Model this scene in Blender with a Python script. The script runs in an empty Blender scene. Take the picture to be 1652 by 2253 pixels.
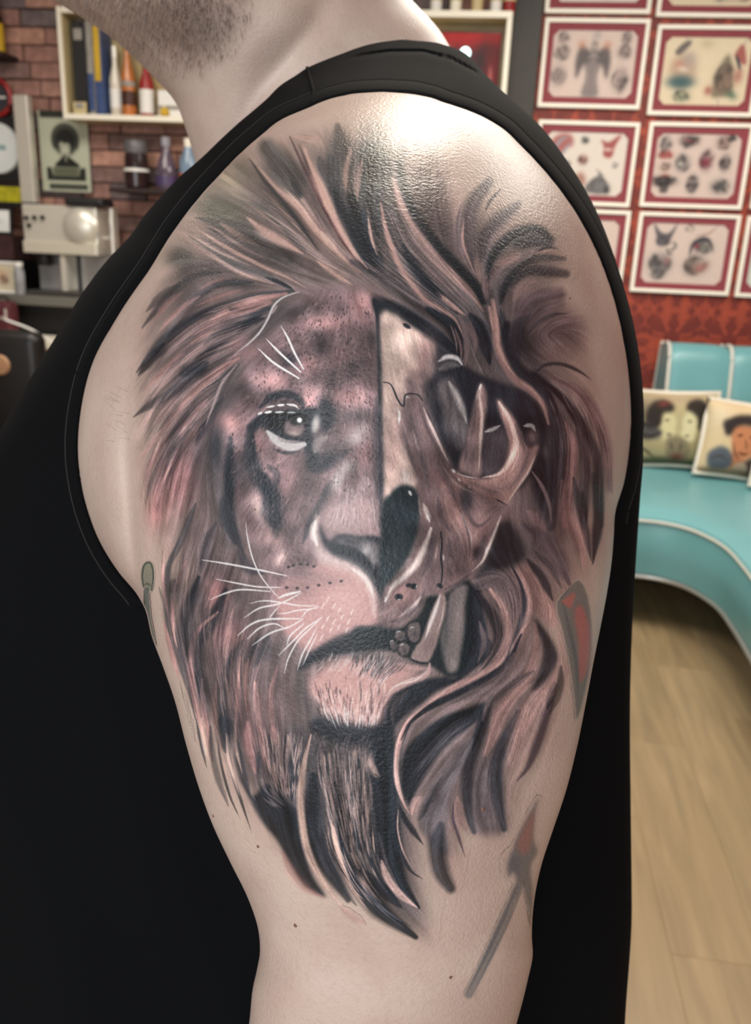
import bpy, bmesh, math, random
import numpy as np
from mathutils import Vector, Matrix, Euler

# ------------------------------------------------------------------ camera, world, lights, exposure
SC = bpy.context.scene
COL = SC.collection
FPX = 1820.0; CX, CY = 826.0, 1126.5
PITCH = math.radians(18.3); ROLL = math.radians(2.6)
CAM = np.array([0.0, 0.0, 1.40])
FW = np.array([0, math.cos(PITCH), -math.sin(PITCH)])
UP0 = np.array([0, math.sin(PITCH), math.cos(PITCH)]); RT0 = np.array([1.0, 0, 0])
RT = RT0 * math.cos(ROLL) + UP0 * math.sin(ROLL)
UP = UP0 * math.cos(ROLL) - RT0 * math.sin(ROLL)
cd = bpy.data.cameras.new('camera'); cam = bpy.data.objects.new('camera', cd); COL.objects.link(cam)
cam.matrix_world = Matrix(((RT[0], UP[0], -FW[0], CAM[0]), (RT[1], UP[1], -FW[1], CAM[1]), (RT[2], UP[2], -FW[2], CAM[2]), (0, 0, 0, 1)))
cd.sensor_fit = 'HORIZONTAL'; cd.sensor_width = 36.0; cd.lens = 36.0 * FPX / 1652.0
cd.clip_start = 0.02; cd.clip_end = 50
cd.dof.use_dof = True; cd.dof.focus_distance = 0.30; cd.dof.aperture_fstop = 21.0
SC.camera = cam
SC.view_settings.view_transform = 'Standard'; SC.view_settings.look = 'None'
SC.view_settings.exposure = 0.0; SC.view_settings.gamma = 1.0
SC.view_settings.use_curve_mapping = False
wd = bpy.data.worlds.new('world'); SC.world = wd; wd.use_nodes = True
wd.node_tree.nodes['Background'].inputs[0].default_value = (1.0, 0.97, 0.93, 1)
wd.node_tree.nodes['Background'].inputs[1].default_value = 0.55

def area(name, loc, target, size, size_y, energy, color):
    ld = bpy.data.lights.new(name, 'AREA'); ld.shape = 'RECTANGLE'; ld.size = size; ld.size_y = size_y
    ld.energy = energy; ld.color = color
    o = bpy.data.objects.new(name, ld); COL.objects.link(o)
    o.location = loc; o.rotation_euler = (Vector(target) - Vector(loc)).to_track_quat('-Z', 'Y').to_euler()
    return o
# soft fill added behind the photographer with its source unseen, ceiling panels over the room and a down light above the shoulder
area('front_fill_light', (-0.9, -1.9, 1.75), (0.1, 0.6, 1.25), 2.6, 1.6, 58, (0.96, 0.98, 1.0))
area('ceiling_panel_light', (0.9, 2.4, 2.70), (0.9, 2.4, 0), 1.6, 1.2, 58, (1.0, 0.93, 0.83))
area('ceiling_panel_light', (-1.2, 2.6, 2.70), (-1.2, 2.6, 0), 1.2, 1.0, 36, (1.0, 0.92, 0.82))
area('ceiling_down_light', (0.12, 1.35, 2.70), (0.02, 0.42, 1.45), 0.46, 0.28, 19, (1.0, 0.90, 0.75))

# ------------------------------------------------------------------ helpers
def lin(c):
    if max(c) > 1.0: c = [v / 255.0 for v in c]
    return tuple(v / 12.92 if v <= 0.04045 else ((v + 0.055) / 1.055) ** 2.4 for v in c)
MATS = {}
def mat(name, color, rough=0.6, metal=0.0, spec=0.5, var=0.0, scale=8.0, bump=0.0, bscale=60.0, emit=0.0, stretch=None, sheen=0.0, trans=0.0, alpha=1.0, coat=0.0):
    if name in MATS: return MATS[name]
    m = bpy.data.materials.new(name); m.use_nodes = True; nt = m.node_tree; b = nt.nodes['Principled BSDF']
    c = lin(color)
    b.inputs['Base Color'].default_value = (*c, 1); b.inputs['Roughness'].default_value = rough
    b.inputs['Metallic'].default_value = metal; b.inputs['Specular IOR Level'].default_value = spec
    b.inputs['Sheen Weight'].default_value = sheen; b.inputs['Transmission Weight'].default_value = trans
    b.inputs['Coat Weight'].default_value = coat
    if emit: b.inputs['Emission Color'].default_value = (*c, 1); b.inputs['Emission Strength'].default_value = emit
    tc = nt.nodes.new('ShaderNodeTexCoord'); mp = nt.nodes.new('ShaderNodeMapping')
    nt.links.new(tc.outputs['Object'], mp.inputs[0])
    if stretch: mp.inputs['Scale'].default_value = stretch
    if var:
        n = nt.nodes.new('ShaderNodeTexNoise'); n.inputs['Scale'].default_value = scale; n.inputs['Detail'].default_value = 6
        nt.links.new(mp.outputs[0], n.inputs['Vector'])
        r = nt.nodes.new('ShaderNodeValToRGB'); r.color_ramp.elements[0].position = 0.3; r.color_ramp.elements[1].position = 0.7
        r.color_ramp.elements[0].color = (*[v * (1 - var) for v in c], 1); r.color_ramp.elements[1].color = (*[min(1, v * (1 + var)) for v in c], 1)
        nt.links.new(n.outputs[0], r.inputs[0]); nt.links.new(r.outputs[0], b.inputs['Base Color'])
    if bump:
        n2 = nt.nodes.new('ShaderNodeTexNoise'); n2.inputs['Scale'].default_value = bscale; n2.inputs['Detail'].default_value = 4
        nt.links.new(mp.outputs[0], n2.inputs['Vector'])
        bp = nt.nodes.new('ShaderNodeBump'); bp.inputs['Strength'].default_value = bump; bp.inputs['Distance'].default_value = 0.002
        nt.links.new(n2.outputs[0], bp.inputs['Height']); nt.links.new(bp.outputs[0], b.inputs['Normal'])
    MATS[name] = m; return m
def tag(o, label=None, cat=None, group=None, kind=None):
    if label: o['label'] = label
    if cat: o['category'] = cat
    if group: o['group'] = group
    if kind: o['kind'] = kind
    return o
def link(name, me, m=None, parent=None, loc=(0, 0, 0), rz=0.0, smooth=False):
    o = bpy.data.objects.new(name, me); COL.objects.link(o)
    if m is not None and not me.materials: me.materials.append(m)
    o.location = loc; o.rotation_euler = (0, 0, rz)
    if parent: o.parent = parent
    if smooth:
        me.polygons.foreach_set('use_smooth', [True] * len(me.polygons))
    return o
def empty(name, loc=(0, 0, 0), rz=0.0, label=None, cat=None, group=None):
    o = bpy.data.objects.new(name, None); COL.objects.link(o); o.location = loc; o.rotation_euler = (0, 0, rz)
    o.empty_display_size = 0.05
    return tag(o, label, cat, group)
class MB:
    """collects shapes into one mesh"""
    def __init__(s): s.bm = bmesh.new()
    def box(s, x0, x1, y0, y1, z0, z1, bev=0.0, seg=2):
        r = bmesh.ops.create_cube(s.bm, size=1.0)
        for v in r['verts']:
            v.co = Vector((x0 + (v.co.x + .5) * (x1 - x0), y0 + (v.co.y + .5) * (y1 - y0), z0 + (v.co.z + .5) * (z1 - z0)))
        if bev:
            es = list({e for v in r['verts'] for e in v.link_edges})
            bmesh.ops.bevel(s.bm, geom=es, offset=bev, segments=seg, profile=0.5, affect='EDGES', clamp_overlap=True)
        return s
    def lathe(s, prof, c=(0, 0, 0), n=24, axis='z'):
        rings = []
        for r, z in prof:
            ring = []
            for i in range(n):
                a = 2 * math.pi * i / n; x, y = r * math.cos(a), r * math.sin(a)
                p = (x, y, z) if axis == 'z' else ((x, z, y) if axis == 'y' else (z, x, y))
                ring.append(s.bm.verts.new((c[0] + p[0], c[1] + p[1], c[2] + p[2])))
            rings.append(ring)
        for A, B in zip(rings, rings[1:]):
            for i in range(n): s.bm.faces.new((A[i], A[(i + 1) % n], B[(i + 1) % n], B[i]))
        for ring in (rings[0], rings[-1]):
            try: s.bm.faces.new(ring)
            except ValueError: pass
        return s
    def tube(s, pts, r, n=8, closed=False):
        pts = [Vector(p) for p in pts]; rings = []
        for i, p in enumerate(pts):
            a = pts[i - 1] if (i or closed) else p; b = pts[(i + 1) % len(pts)] if (i < len(pts) - 1 or closed) else p
            d = (b - a).normalized(); ref = Vector((0, 0, 1)) if abs(d.z) < .9 else Vector((1, 0, 0))
            u = d.cross(ref).normalized(); v = d.cross(u)
            rr = r[i] if isinstance(r, (list, tuple)) else r
            rings.append([s.bm.verts.new(p + (u * math.cos(2 * math.pi * k / n) + v * math.sin(2 * math.pi * k / n)) * rr) for k in range(n)])
        m = len(rings)
        for i in range(m if closed else m - 1):
            A, B = rings[i], rings[(i + 1) % m]
            for k in range(n): s.bm.faces.new((A[k], A[(k + 1) % n], B[(k + 1) % n], B[k]))
        if not closed: s.bm.faces.new(rings[0]); s.bm.faces.new(rings[-1])
        return s
    def prism(s, pts, y0, y1):
        """extrude an x-z outline along y"""
        A = [s.bm.verts.new((x, y0, z)) for x, z in pts]; B = [s.bm.verts.new((x, y1, z)) for x, z in pts]
        s.bm.faces.new(A); s.bm.faces.new(B[::-1])
        for i in range(len(pts)):
            j = (i + 1) % len(pts); s.bm.faces.new((A[i], A[j], B[j], B[i]))
        return s
    def mesh(s, name):
        bmesh.ops.recalc_face_normals(s.bm, faces=s.bm.faces)
        me = bpy.data.meshes.new(name); s.bm.to_mesh(me); s.bm.free(); return me
    def build(s, name, m, parent=None, loc=(0, 0, 0), rz=0.0, smooth=False):
        me = s.mesh(name); o = link(name, me, m, parent, loc, rz)
        if smooth:
            me.polygons.foreach_set('use_smooth', [True] * len(me.polygons))
            me.set_sharp_from_angle(angle=math.radians(40))
        return o
def np_mesh(name, verts, quads):
    me = bpy.data.meshes.new(name); V = np.asarray(verts, dtype=np.float32); Q = np.asarray(quads, dtype=np.int32)
    me.vertices.add(len(V)); me.vertices.foreach_set('co', V.ravel())
    me.loops.add(Q.size); me.loops.foreach_set('vertex_index', Q.ravel())
    me.polygons.add(len(Q)); me.polygons.foreach_set('loop_start', np.arange(len(Q), dtype=np.int32) * Q.shape[1])
    me.update(calc_edges=True); me.validate()
    me.polygons.foreach_set('use_smooth', np.ones(len(me.polygons), dtype=bool))
    return me

# ------------------------------------------------------------------ paint: flat print and ink as point colours
def crom(pts, n=12, closed=False):
    """Catmull-Rom curve through points"""
    P = np.asarray(pts, float)
    if len(P) < 3 and not closed:
        t = np.linspace(0, 1, n * 2)[:, None]; return P[0] * (1 - t) + P[-1] * t
    if closed: Q = np.vstack([P[-1], P, P[0], P[1]]); m = len(P)
    else: Q = np.vstack([2 * P[0] - P[1], P, 2 * P[-1] - P[-2]]); m = len(P) - 1
    out = []; t = np.linspace(0, 1, n, endpoint=False)[:, None]
    for i in range(m):
        a, b, c, d = Q[i], Q[i + 1], Q[i + 2], Q[i + 3]
        out.append(0.5 * (2 * b + (c - a) * t + (2 * a - 5 * b + 4 * c - d) * t ** 2 + (3 * b - a - 3 * c + d) * t ** 3))
    if not closed: out.append(P[-1:])
    return np.vstack(out)
def blur(A, r):
    r = int(round(r))
    if r < 1: return A
    for ax in (0, 1):
        for _ in range(2):
            pw = [(0, 0), (0, 0)]; pw[ax] = (r + 1, r)
            C = np.cumsum(np.pad(A, pw, mode='edge'), axis=ax)
            k = 2 * r + 1
            A = (C[k:] - C[:-k]) / k if ax == 0 else (C[:, k:] - C[:, :-k]) / k
    return A
class Canvas:
    def __init__(s, x0, y0, x1, y1, step, bg=None):
        s.x0, s.y0, s.st = x0, y0, step
        s.W = int((x1 - x0) / step) + 1; s.H = int((y1 - y0) / step) + 1
        s.rgb = np.zeros((s.H, s.W, 3)); s.a = np.zeros((s.H, s.W))
        if bg is not None: s.rgb[:] = np.array(bg) / 255.0; s.a[:] = 1
        s.rng = np.random.default_rng(7); s.flow = None
    def over(s, m, col, i0=0, j0=0):
        h, w = m.shape; A = s.a[i0:i0 + h, j0:j0 + w]; C = s.rgb[i0:i0 + h, j0:j0 + w]
        oa = m + A * (1 - m); c = np.asarray(col, float) / 255.0
        C[:] = (c * m[..., None] + C * (A * (1 - m))[..., None]) / np.maximum(oa, 1e-6)[..., None]
        A[:] = oa
    def poly(s, pts, col, op=1.0, bl=3.0, smooth=True, only=None):
        P = crom(pts, 10, True) if smooth else np.asarray(pts, float)
        P = (P - [s.x0, s.y0]) / s.st; r = bl / s.st; pad = int(3 * r) + 2
        j0 = max(0, int(P[:, 0].min()) - pad); j1 = min(s.W, int(P[:, 0].max()) + pad + 1)
        i0 = max(0, int(P[:, 1].min()) - pad); i1 = min(s.H, int(P[:, 1].max()) + pad + 1)
        if j1 <= j0 or i1 <= i0: return
        ys = np.arange(i0, i1) + 0.0; M = np.zeros((i1 - i0, j1 - j0)); xs = np.arange(j0, j1)
        X1, Y1 = P[:, 0], P[:, 1]; X2, Y2 = np.roll(X1, -1), np.roll(Y1, -1)
        for k, y in enumerate(ys):
            c = (Y1 <= y) != (Y2 <= y)
            if not c.any(): continue
            xi = np.sort(X1[c] + (y - Y1[c]) / (Y2[c] - Y1[c]) * (X2[c] - X1[c]))
            M[k] = np.searchsorted(xi, xs) % 2
        M = blur(M, r) * op
        if only is not None: M = M * only[i0:i1, j0:j1]
        s.over(M, col, i0, j0)
    def strokes(s, L, col, soft=0.35, only=None):
        """L: list of (pts, width, opacity[, taper0, taper1]); soft round brush, whole group laid down at once"""
        buf = np.zeros(s.H * s.W); J = []; I = []; V = []
        for q in L:
            pts, w, op = q[:3]; t0, t1 = (q[3], q[4]) if len(q) > 4 else (0.25, 0.1)
            P = crom(pts, 14); P = (P - [s.x0, s.y0]) / s.st
            d = np.r_[0, np.cumsum(np.hypot(*np.diff(P, axis=0).T))]
            if d[-1] < 0.5: continue
            n = int(d[-1] / 0.6) + 2; t = np.linspace(0, d[-1], n)
            X = np.interp(t, d, P[:, 0]); Y = np.interp(t, d, P[:, 1]); u = t / d[-1]
            rw = w / s.st * 0.5 * np.minimum(1, np.minimum(t0 + (1 - t0) * u / 0.28, t1 + (1 - t1) * (1 - u) / 0.34))
            R = int(math.ceil(w / s.st * 0.5 * 1.15 + 0.8))
            g = np.arange(-R, R + 1); GX, GY = np.meshgrid(g, g); GX = GX.ravel(); GY = GY.ravel()
            bx = np.round(X).astype(int); by = np.round(Y).astype(int)
            if s.flow is not None:
                an = 2 * np.arctan2(np.gradient(Y), np.gradient(X)); kk = (bx >= 0) & (bx < s.W) & (by >= 0) & (by < s.H)
                np.add.at(s.flow[0], (by[kk], bx[kk]), np.cos(an[kk]) * w); np.add.at(s.flow[1], (by[kk], bx[kk]), np.sin(an[kk]) * w)
            jj = bx[:, None] + GX; ii = by[:, None] + GY
            D = np.hypot(jj - X[:, None], ii - Y[:, None]); rr = np.maximum(rw, 0.45)[:, None]
            v = np.clip((rr * (1 + soft * 0.4) + 0.35 - D) / (rr * soft + 0.7), 0, 1) * op * np.clip(rw / 0.45, 0, 1)[:, None]
            k = (v > 0.01) & (jj >= 0) & (jj < s.W) & (ii >= 0) & (ii < s.H)
            np.maximum.at(buf, (ii * s.W + jj)[k], v[k])
        m = buf.reshape(s.H, s.W)
        if only is not None: m = m * only
        s.over(m, col)
    def blob(s, cx, cy, rx, ry, ang, col, op, pw=1.0):
        cx = (cx - s.x0) / s.st; cy = (cy - s.y0) / s.st; rx /= s.st; ry /= s.st; R = max(rx, ry) * 2.4
        j0 = max(0, int(cx - R)); j1 = min(s.W, int(cx + R) + 1); i0 = max(0, int(cy - R)); i1 = min(s.H, int(cy + R) + 1)
        if j1 <= j0 or i1 <= i0: return
        X, Y = np.meshgrid(np.arange(j0, j1) - cx, np.arange(i0, i1) - cy); a = math.radians(ang)
        U = (X * math.cos(a) + Y * math.sin(a)) / rx; Vv = (-X * math.sin(a) + Y * math.cos(a)) / ry
        s.over(op * np.exp(-(U * U + Vv * Vv) ** pw), col, i0, j0)
    def streak(s, mask, amp, L=20, coarse=0.0):
        """hair grain: noise drawn out along the direction of the strokes laid so far"""
        f = [sum(k * blur(c, r) for r, k in ((3, 1.0), (9, .5), (24, .25), (60, .1))) for c in s.flow]
        th = 0.5 * np.arctan2(f[1], f[0]); DX, DY = np.cos(th), np.sin(th); g = np.random.default_rng(5); tot = 0
        for rad, wt in ((0, .5), (2, coarse), (5, coarse * 1.1)):
            if not wt: continue
            N = blur(g.random((s.H, s.W)), rad); acc = N.copy(); J0, I0 = np.meshgrid(np.arange(s.W, dtype=float), np.arange(s.H, dtype=float))
            for sg in (1, -1):
                X, Y = J0.copy(), I0.copy(); px, py = DX * sg, DY * sg
                for _ in range(int(L * (1 + rad * .4))):
                    X = np.clip(X + px, 0, s.W - 1); Y = np.clip(Y + py, 0, s.H - 1); j = (X + .5).astype(int).clip(0, s.W - 1); i = (Y + .5).astype(int).clip(0, s.H - 1)
                    acc += N[i, j]; nx, ny = DX[i, j], DY[i, j]; sw = np.where(nx * px + ny * py < 0, -1, 1); px, py = nx * sw, ny * sw
            acc -= blur(acc, 14 + rad * 4); tot = tot + wt * acc / acc.std()
        s.rgb *= np.exp(amp * np.clip(tot, -2.2, 2.2) * mask)[..., None]; s.rgb = np.clip(s.rgb, 0, 1)
    def rgba(s):
        c = np.clip(s.rgb, 0, 1); l = np.where(c <= 0.04045, c / 12.92, ((c + 0.055) / 1.055) ** 2.4)
        return np.dstack([l, s.a]).astype(np.float32)
def set_colors(me, arr):
    ca = me.color_attributes.new('print', 'FLOAT_COLOR', 'POINT'); ca.data.foreach_set('color', np.ascontiguousarray(arr, dtype=np.float32).ravel())
def print_mat(name, rough=0.6, spec=0.3, bump=0.0):
    if name in MATS: return MATS[name]
    m = bpy.data.materials.new(name); m.use_nodes = True; nt = m.node_tree; b = nt.nodes['Principled BSDF']
    at = nt.nodes.new('ShaderNodeAttribute'); at.attribute_name = 'print'
    n = nt.nodes.new('ShaderNodeTexNoise'); n.inputs['Scale'].default_value = 90; tc = nt.nodes.new('ShaderNodeTexCoord')
    nt.links.new(tc.outputs['Object'], n.inputs['Vector'])
    hs = nt.nodes.new('ShaderNodeMix'); hs.data_type = 'RGBA'; hs.blend_type = 'OVERLAY'; hs.inputs[0].default_value = 0.12
    nt.links.new(at.outputs['Color'], hs.inputs[6]); nt.links.new(n.outputs[0], hs.inputs[7])
    nt.links.new(hs.outputs[2], b.inputs['Base Color']); b.inputs['Roughness'].default_value = rough; b.inputs['Specular IOR Level'].default_value = spec
    MATS[name] = m; return m
def print_panel(name, w, h, cv, m, parent, loc=(0, 0, 0), thick=0.002, smooth=None):
    """flat printed panel, x-z plane facing -y, centred, made of a fine grid that carries the print"""
    A = cv.rgba(); H, W = cv.H, cv.W
    xs = np.linspace(-w / 2, w / 2, W); zs = np.linspace(h / 2, -h / 2, H)
    X, Z = np.meshgrid(xs, zs); V = np.dstack([X, np.zeros_like(X), Z]).reshape(-1, 3)
    i = np.arange(H * W).reshape(H, W); Q = np.dstack([i[:-1, :-1], i[1:, :-1], i[1:, 1:], i[:-1, 1:]]).reshape(-1, 4)
    c = [0, W - 1, H * W - 1, (H - 1) * W]; base = len(V)
    V = np.vstack([V, V[c] + [0, thick, 0]]); C = np.vstack([A.reshape(-1, 4), A.reshape(-1, 4)[c]])
    Q = np.vstack([Q, [[base, base + 1, base + 2, base + 3]]] + [[[c[k], c[(k + 1) % 4], base + (k + 1) % 4, base + k]] for k in range(4)])
    me = np_mesh(name, V, Q); set_colors(me, C); me.polygons.foreach_set('use_smooth', np.zeros(len(me.polygons), dtype=bool))
    return link(name, me, m, parent, loc)
# ------------------------------------------------------------------ the room
YAW = math.radians(7.5); RZ = -YAW
TW = np.array([math.cos(YAW), -math.sin(YAW), 0]); NW = np.array([-math.sin(YAW), -math.cos(YAW), 0])
PW = np.array([0.717, 4.08, 0.0])
def W(s, z=0.0, off=0.0): return tuple(PW + TW * s + NW * off + np.array([0, 0, z]))
rnd = random.Random(4)
M_mortar = mat('brick_mortar', (62, 50, 48), 0.95, var=0.2, scale=30)
M_ceil = mat('ceiling_paint', (205, 200, 190), 0.9)
def wall_mat():
    m = bpy.data.materials.new('damask_wallpaper'); m.use_nodes = True; nt = m.node_tree; b = nt.nodes['Principled BSDF']
    tc = nt.nodes.new('ShaderNodeTexCoord')
    def mth(op, a, bv):
        n = nt.nodes.new('ShaderNodeMath'); n.operation = op
        for k, v in ((0, a), (1, bv)):
            if isinstance(v, (int, float)): n.inputs[k].default_value = v
            else: nt.links.new(v, n.inputs[k])
        return n.outputs[0]
    sp = nt.nodes.new('ShaderNodeSeparateXYZ'); nt.links.new(tc.outputs['Object'], sp.inputs[0])
    nz = nt.nodes.new('ShaderNodeTexNoise'); nz.inputs['Scale'].default_value = 9; nz.inputs['Detail'].default_value = 3
    nt.links.new(tc.outputs['Object'], nz.inputs['Vector'])
    # mirrored repeat: fold x about the motif centre so that the scrolls are symmetrical
    fx = mth('PINGPONG', mth('ADD', sp.outputs[0], sp.outputs[1]), 0.13); fz = mth('PINGPONG', sp.outputs[2], 0.19)
    cb = nt.nodes.new('ShaderNodeCombineXYZ'); nt.links.new(fx, cb.inputs[0]); nt.links.new(fz, cb.inputs[2])
    n2 = nt.nodes.new('ShaderNodeTexNoise'); n2.inputs['Scale'].default_value = 17; n2.inputs['Detail'].default_value = 2.2; n2.inputs['Distortion'].default_value = 1.6
    nt.links.new(cb.outputs[0], n2.inputs['Vector'])
    r = nt.nodes.new('ShaderNodeValToRGB'); e = r.color_ramp.elements
    e[0].position = 0.47; e[0].color = (*lin((116, 40, 30)), 1); e[1].position = 0.53; e[1].color = (*lin((160, 66, 44)), 1)
    nt.links.new(n2.outputs[0], r.inputs[0])
    mx = nt.nodes.new('ShaderNodeMix'); mx.data_type = 'RGBA'; mx.blend_type = 'OVERLAY'; mx.inputs[0].default_value = 0.35
    nt.links.new(r.outputs[0], mx.inputs[6]); nt.links.new(nz.outputs[0], mx.inputs[7]); nt.links.new(mx.outputs[2], b.inputs['Base Color'])
    b.inputs['Roughness'].default_value = 0.6
    return m
M_wallp = wall_mat()
bw = MB().box(-2.85, -0.02, 0.02, 0.14, 0, 2.75).build('wall_back', M_mortar, None, W(-0.24), RZ); tag(bw, kind='structure')
rw = MB().box(-0.09, 2.45, 0.0, 0.12, 0, 2.75).build('wall_right', M_wallp, None, W(0), RZ); tag(rw, kind='structure')
pl = MB().box(-0.245, -0.092, -0.03, 0.12, 0, 2.75, 0.004).build('trim_1', mat('pillar_dark_paint', (58, 54, 50), 0.55, var=0.08, scale=20), None, W(0), RZ); tag(pl, kind='structure')
sk = MB().box(-0.09, 2.45, -0.015, 0.0, 0, 0.1, 0.003).build('baseboard_right', mat('dark_skirting', (60, 38, 30), 0.5), None, W(0), RZ); tag(sk, kind='structure')
lw = MB().box(-0.1, 0.0, -4.4, 0.14, 0, 2.75).build('wall_left', mat('plaster_left', (120, 100, 88), 0.9, var=0.06), None, W(-3.09), RZ); tag(lw, kind='structure')
sw = MB().box(0, 0.1, -5.6, 0.12, 0, 2.75).build('wall_side', M_wallp, None, W(2.45), RZ); tag(sw, kind='structure')
cl = MB().box(-3.2, 2.6, -5.0, 0.2, 2.75, 2.85).build('ceiling', M_ceil, None, W(0), RZ); tag(cl, kind='structure')
# brick slips, each a piece of its own
bm_lens = (0.145, 0.185, 0.225, 0.265); bcols = ((150, 112, 102), (170, 130, 116), (112, 98, 98), (158, 118, 106), (182, 138, 120), (130, 102, 96))
BR = {}
for i, l in enumerate(bm_lens):
    for j, c in enumerate(bcols):
        BR[i, j] = MB().box(0, l - 0.006, 0, 0.03, 0.003, 0.072, 0.003, 1).mesh('brick'); BR[i, j].materials.append(mat('brick_%d' % j, c, 0.85, var=0.28, scale=26, bump=0.6, bscale=70))
z = 1.30
while z < 2.62:
    s = -2.78 - rnd.random() * 0.12
    while s < -0.27:
        i = rnd.randrange(4); j = rnd.choice((0, 1, 1, 2, 3, 3, 4, 5))
        if s + bm_lens[i] > -0.25: break
        o = link('brick', BR[i, j], None, bw); o.location = (s + 0.24, 0.004 - rnd.random() * 0.02, z)
        s += bm_lens[i]
    z += 0.075
# floor boards
fl = MB().box(-3.4, 2.8, -6.2, 0.3, -0.06, -0.012).build('floor', mat('underfloor', (120, 96, 70), 0.9), None, W(0), RZ); tag(fl, kind='structure')
def wood_mat(k, c):
    m = bpy.data.materials.new('oak_laminate_%d' % k); m.use_nodes = True; nt = m.node_tree; b = nt.nodes['Principled BSDF']
    tc = nt.nodes.new('ShaderNodeTexCoord'); mp = nt.nodes.new('ShaderNodeMapping'); mp.inputs['Scale'].default_value = (16, 1.5, 1); mp.inputs['Location'].default_value = (k * 3.1, k * 1.7, 0)
    nt.links.new(tc.outputs['Object'], mp.inputs[0])
    n = nt.nodes.new('ShaderNodeTexNoise'); n.inputs['Scale'].default_value = 1.6; n.inputs['Detail'].default_value = 5; n.inputs['Distortion'].default_value = 0.7
    nt.links.new(mp.outputs[0], n.inputs['Vector']); r = nt.nodes.new('ShaderNodeValToRGB'); e = r.color_ramp.elements
    e[0].position = 0.3; e[0].color = (*lin([v * 0.90 for v in c]), 1); e[1].position = 0.72; e[1].color = (*lin([min(255, v * 1.06) for v in c]), 1)
    nt.links.new(n.outputs[0], r.inputs[0]); nt.links.new(r.outputs[0], b.inputs['Base Color']); b.inputs['Roughness'].default_value = 0.38
    return m
WM = [wood_mat(k, c) for k, c in enumerate(((158, 136, 104), (164, 142, 110), (152, 130, 98), (160, 138, 106)))]
PLK = []
for k in range(4):
    for ln in (1.3, 0.8): 
        me = MB().box(0.0002, 0.1898, 0.0002, ln - 0.0002, -0.012, 0, 0.0006, 1).mesh('floor_plank'); me.materials.append(WM[k]); PLK.append((ln, me))
x = -1.6
while x < 2.4:
    y = -5.2 + rnd.random() * 0.9
    while y < 0.0:
        ln, me = PLK[rnd.randrange(8)]
        if y + ln > 0.1: ln, me = PLK[1]
        if y + ln > 0.1: break
        o = link('floor_plank', me, None, fl); o.location = (x, y, 0)
        y += ln
    x += 0.19

# ------------------------------------------------------------------ framed flash sheets on the red wall
M_frame = mat('cream_frame', (255, 250, 236), 0.45); M_mat = mat('maroon_mat', (140, 58, 66), 0.7, var=0.05, scale=30)
M_print = print_mat('printed_paper', 0.5, 0.35)
FWD, FHT = 0.442, 0.350
def ring(x, z, t, y0, y1, mb):
    mb.box(-x, x, y0, y1, z - t, z, 0.002, 1).box(-x, x, y0, y1, -z, -z + t, 0.002, 1).box(-x, -x + t, y0, y1, -z + t, z - t, 0.002, 1).box(x - t, x, y0, y1, -z + t, z - t, 0.002, 1)
    return mb
def sheet_mask_octagon():
    w, h, c = 0.172, 0.127, 0.034
    return [(-w, h - c), (-w + c, h), (w - c, h), (w, h - c), (w, -h + c), (w - c, -h), (-w + c, -h), (-w, -h + c)]
def mat_board():
    mb = MB(); bm = mb.bm; o = [(-0.205, 0.159), (0.205, 0.159), (0.205, -0.159), (-0.205, -0.159)]; w, h, c = 0.178, 0.131, 0.022
    inn = [(-w, h - c), (-w + c, h), (w - c, h), (w, h - c), (w, -h + c), (w - c, -h), (-w + c, -h), (-w, -h + c)]
    out = [(-0.205, h - c), (-w + c, 0.159), (w - c, 0.159), (0.205, h - c), (0.205, -h + c), (w - c, -0.159), (-w + c, -0.159), (-0.205, -h + c)]
    def v(p, y): return bm.verts.new((p[0], y, p[1]))
    A = [v(p, -0.012) for p in inn]; B = [v(p, -0.012) for p in out]; A2 = [v(p, -0.008) for p in inn]
    Cn = {0: (-0.205, 0.159), 2: (0.205, 0.159), 4: (0.205, -0.159), 6: (-0.205, -0.159)}
    for i in range(8):
        j = (i + 1) % 8
        if i in Cn: bm.faces.new((B[i], v(Cn[i], -0.012), B[j], A[j], A[i]))
        else: bm.faces.new((B[i], B[j], A[j], A[i]))
        bm.faces.new((A[i], A[j], A2[j], A2[i]))
    return mb.mesh('mat_board')
ME_fr = ring(FWD / 2, FHT / 2, 0.017, -0.022, 0, MB()).mesh('frame'); ME_fr.materials.append(M_frame)
ME_mt = mat_board(); ME_mt.materials.append(M_mat)
GY = (118, 108, 108); DK = (74, 66, 68); LG = (168, 156, 152); RD = (150, 62, 60); TL = (48, 84, 90); OR = (186, 120, 92); GN = (96, 104, 84)
def fig(c, x, y, w, h, col, op=0.8, n=7):
    """a small shaded drawing: layered soft shapes with a few dark accents"""
    r = c.rng
    c.blob(x, y, w * 0.5, h * 0.5, 0, col, op * 0.75, 1.6)
    for _ in range(n):
        a = r.uniform(0, 6.28); d = r.uniform(0.1, 0.75)
        c.blob(x + math.cos(a) * w * 0.5 * d, y + math.sin(a) * h * 0.5 * d, w * r.uniform(.08, .2), h * r.uniform(.08, .2), r.uniform(0, 180), np.clip(np.array(col) * r.uniform(.45, 1.3), 0, 235), op)
    L = []
    for _ in range(n):
        a = r.uniform(0, 6.28); b = a + r.uniform(.5, 1.6); d = r.uniform(0.5, 1.0)
        L.append(([(x + math.cos(q) * w * 0.5 * d, y + math.sin(q) * h * 0.5 * d) for q in (a, (a + b) / 2, b)], 2.0, 0.8))
    c.strokes(L, [v * 0.45 for v in col])
def sheet(paper, draw):
    c = Canvas(0, 0, 200, 150, 1.6, paper); draw(c); return c
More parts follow.
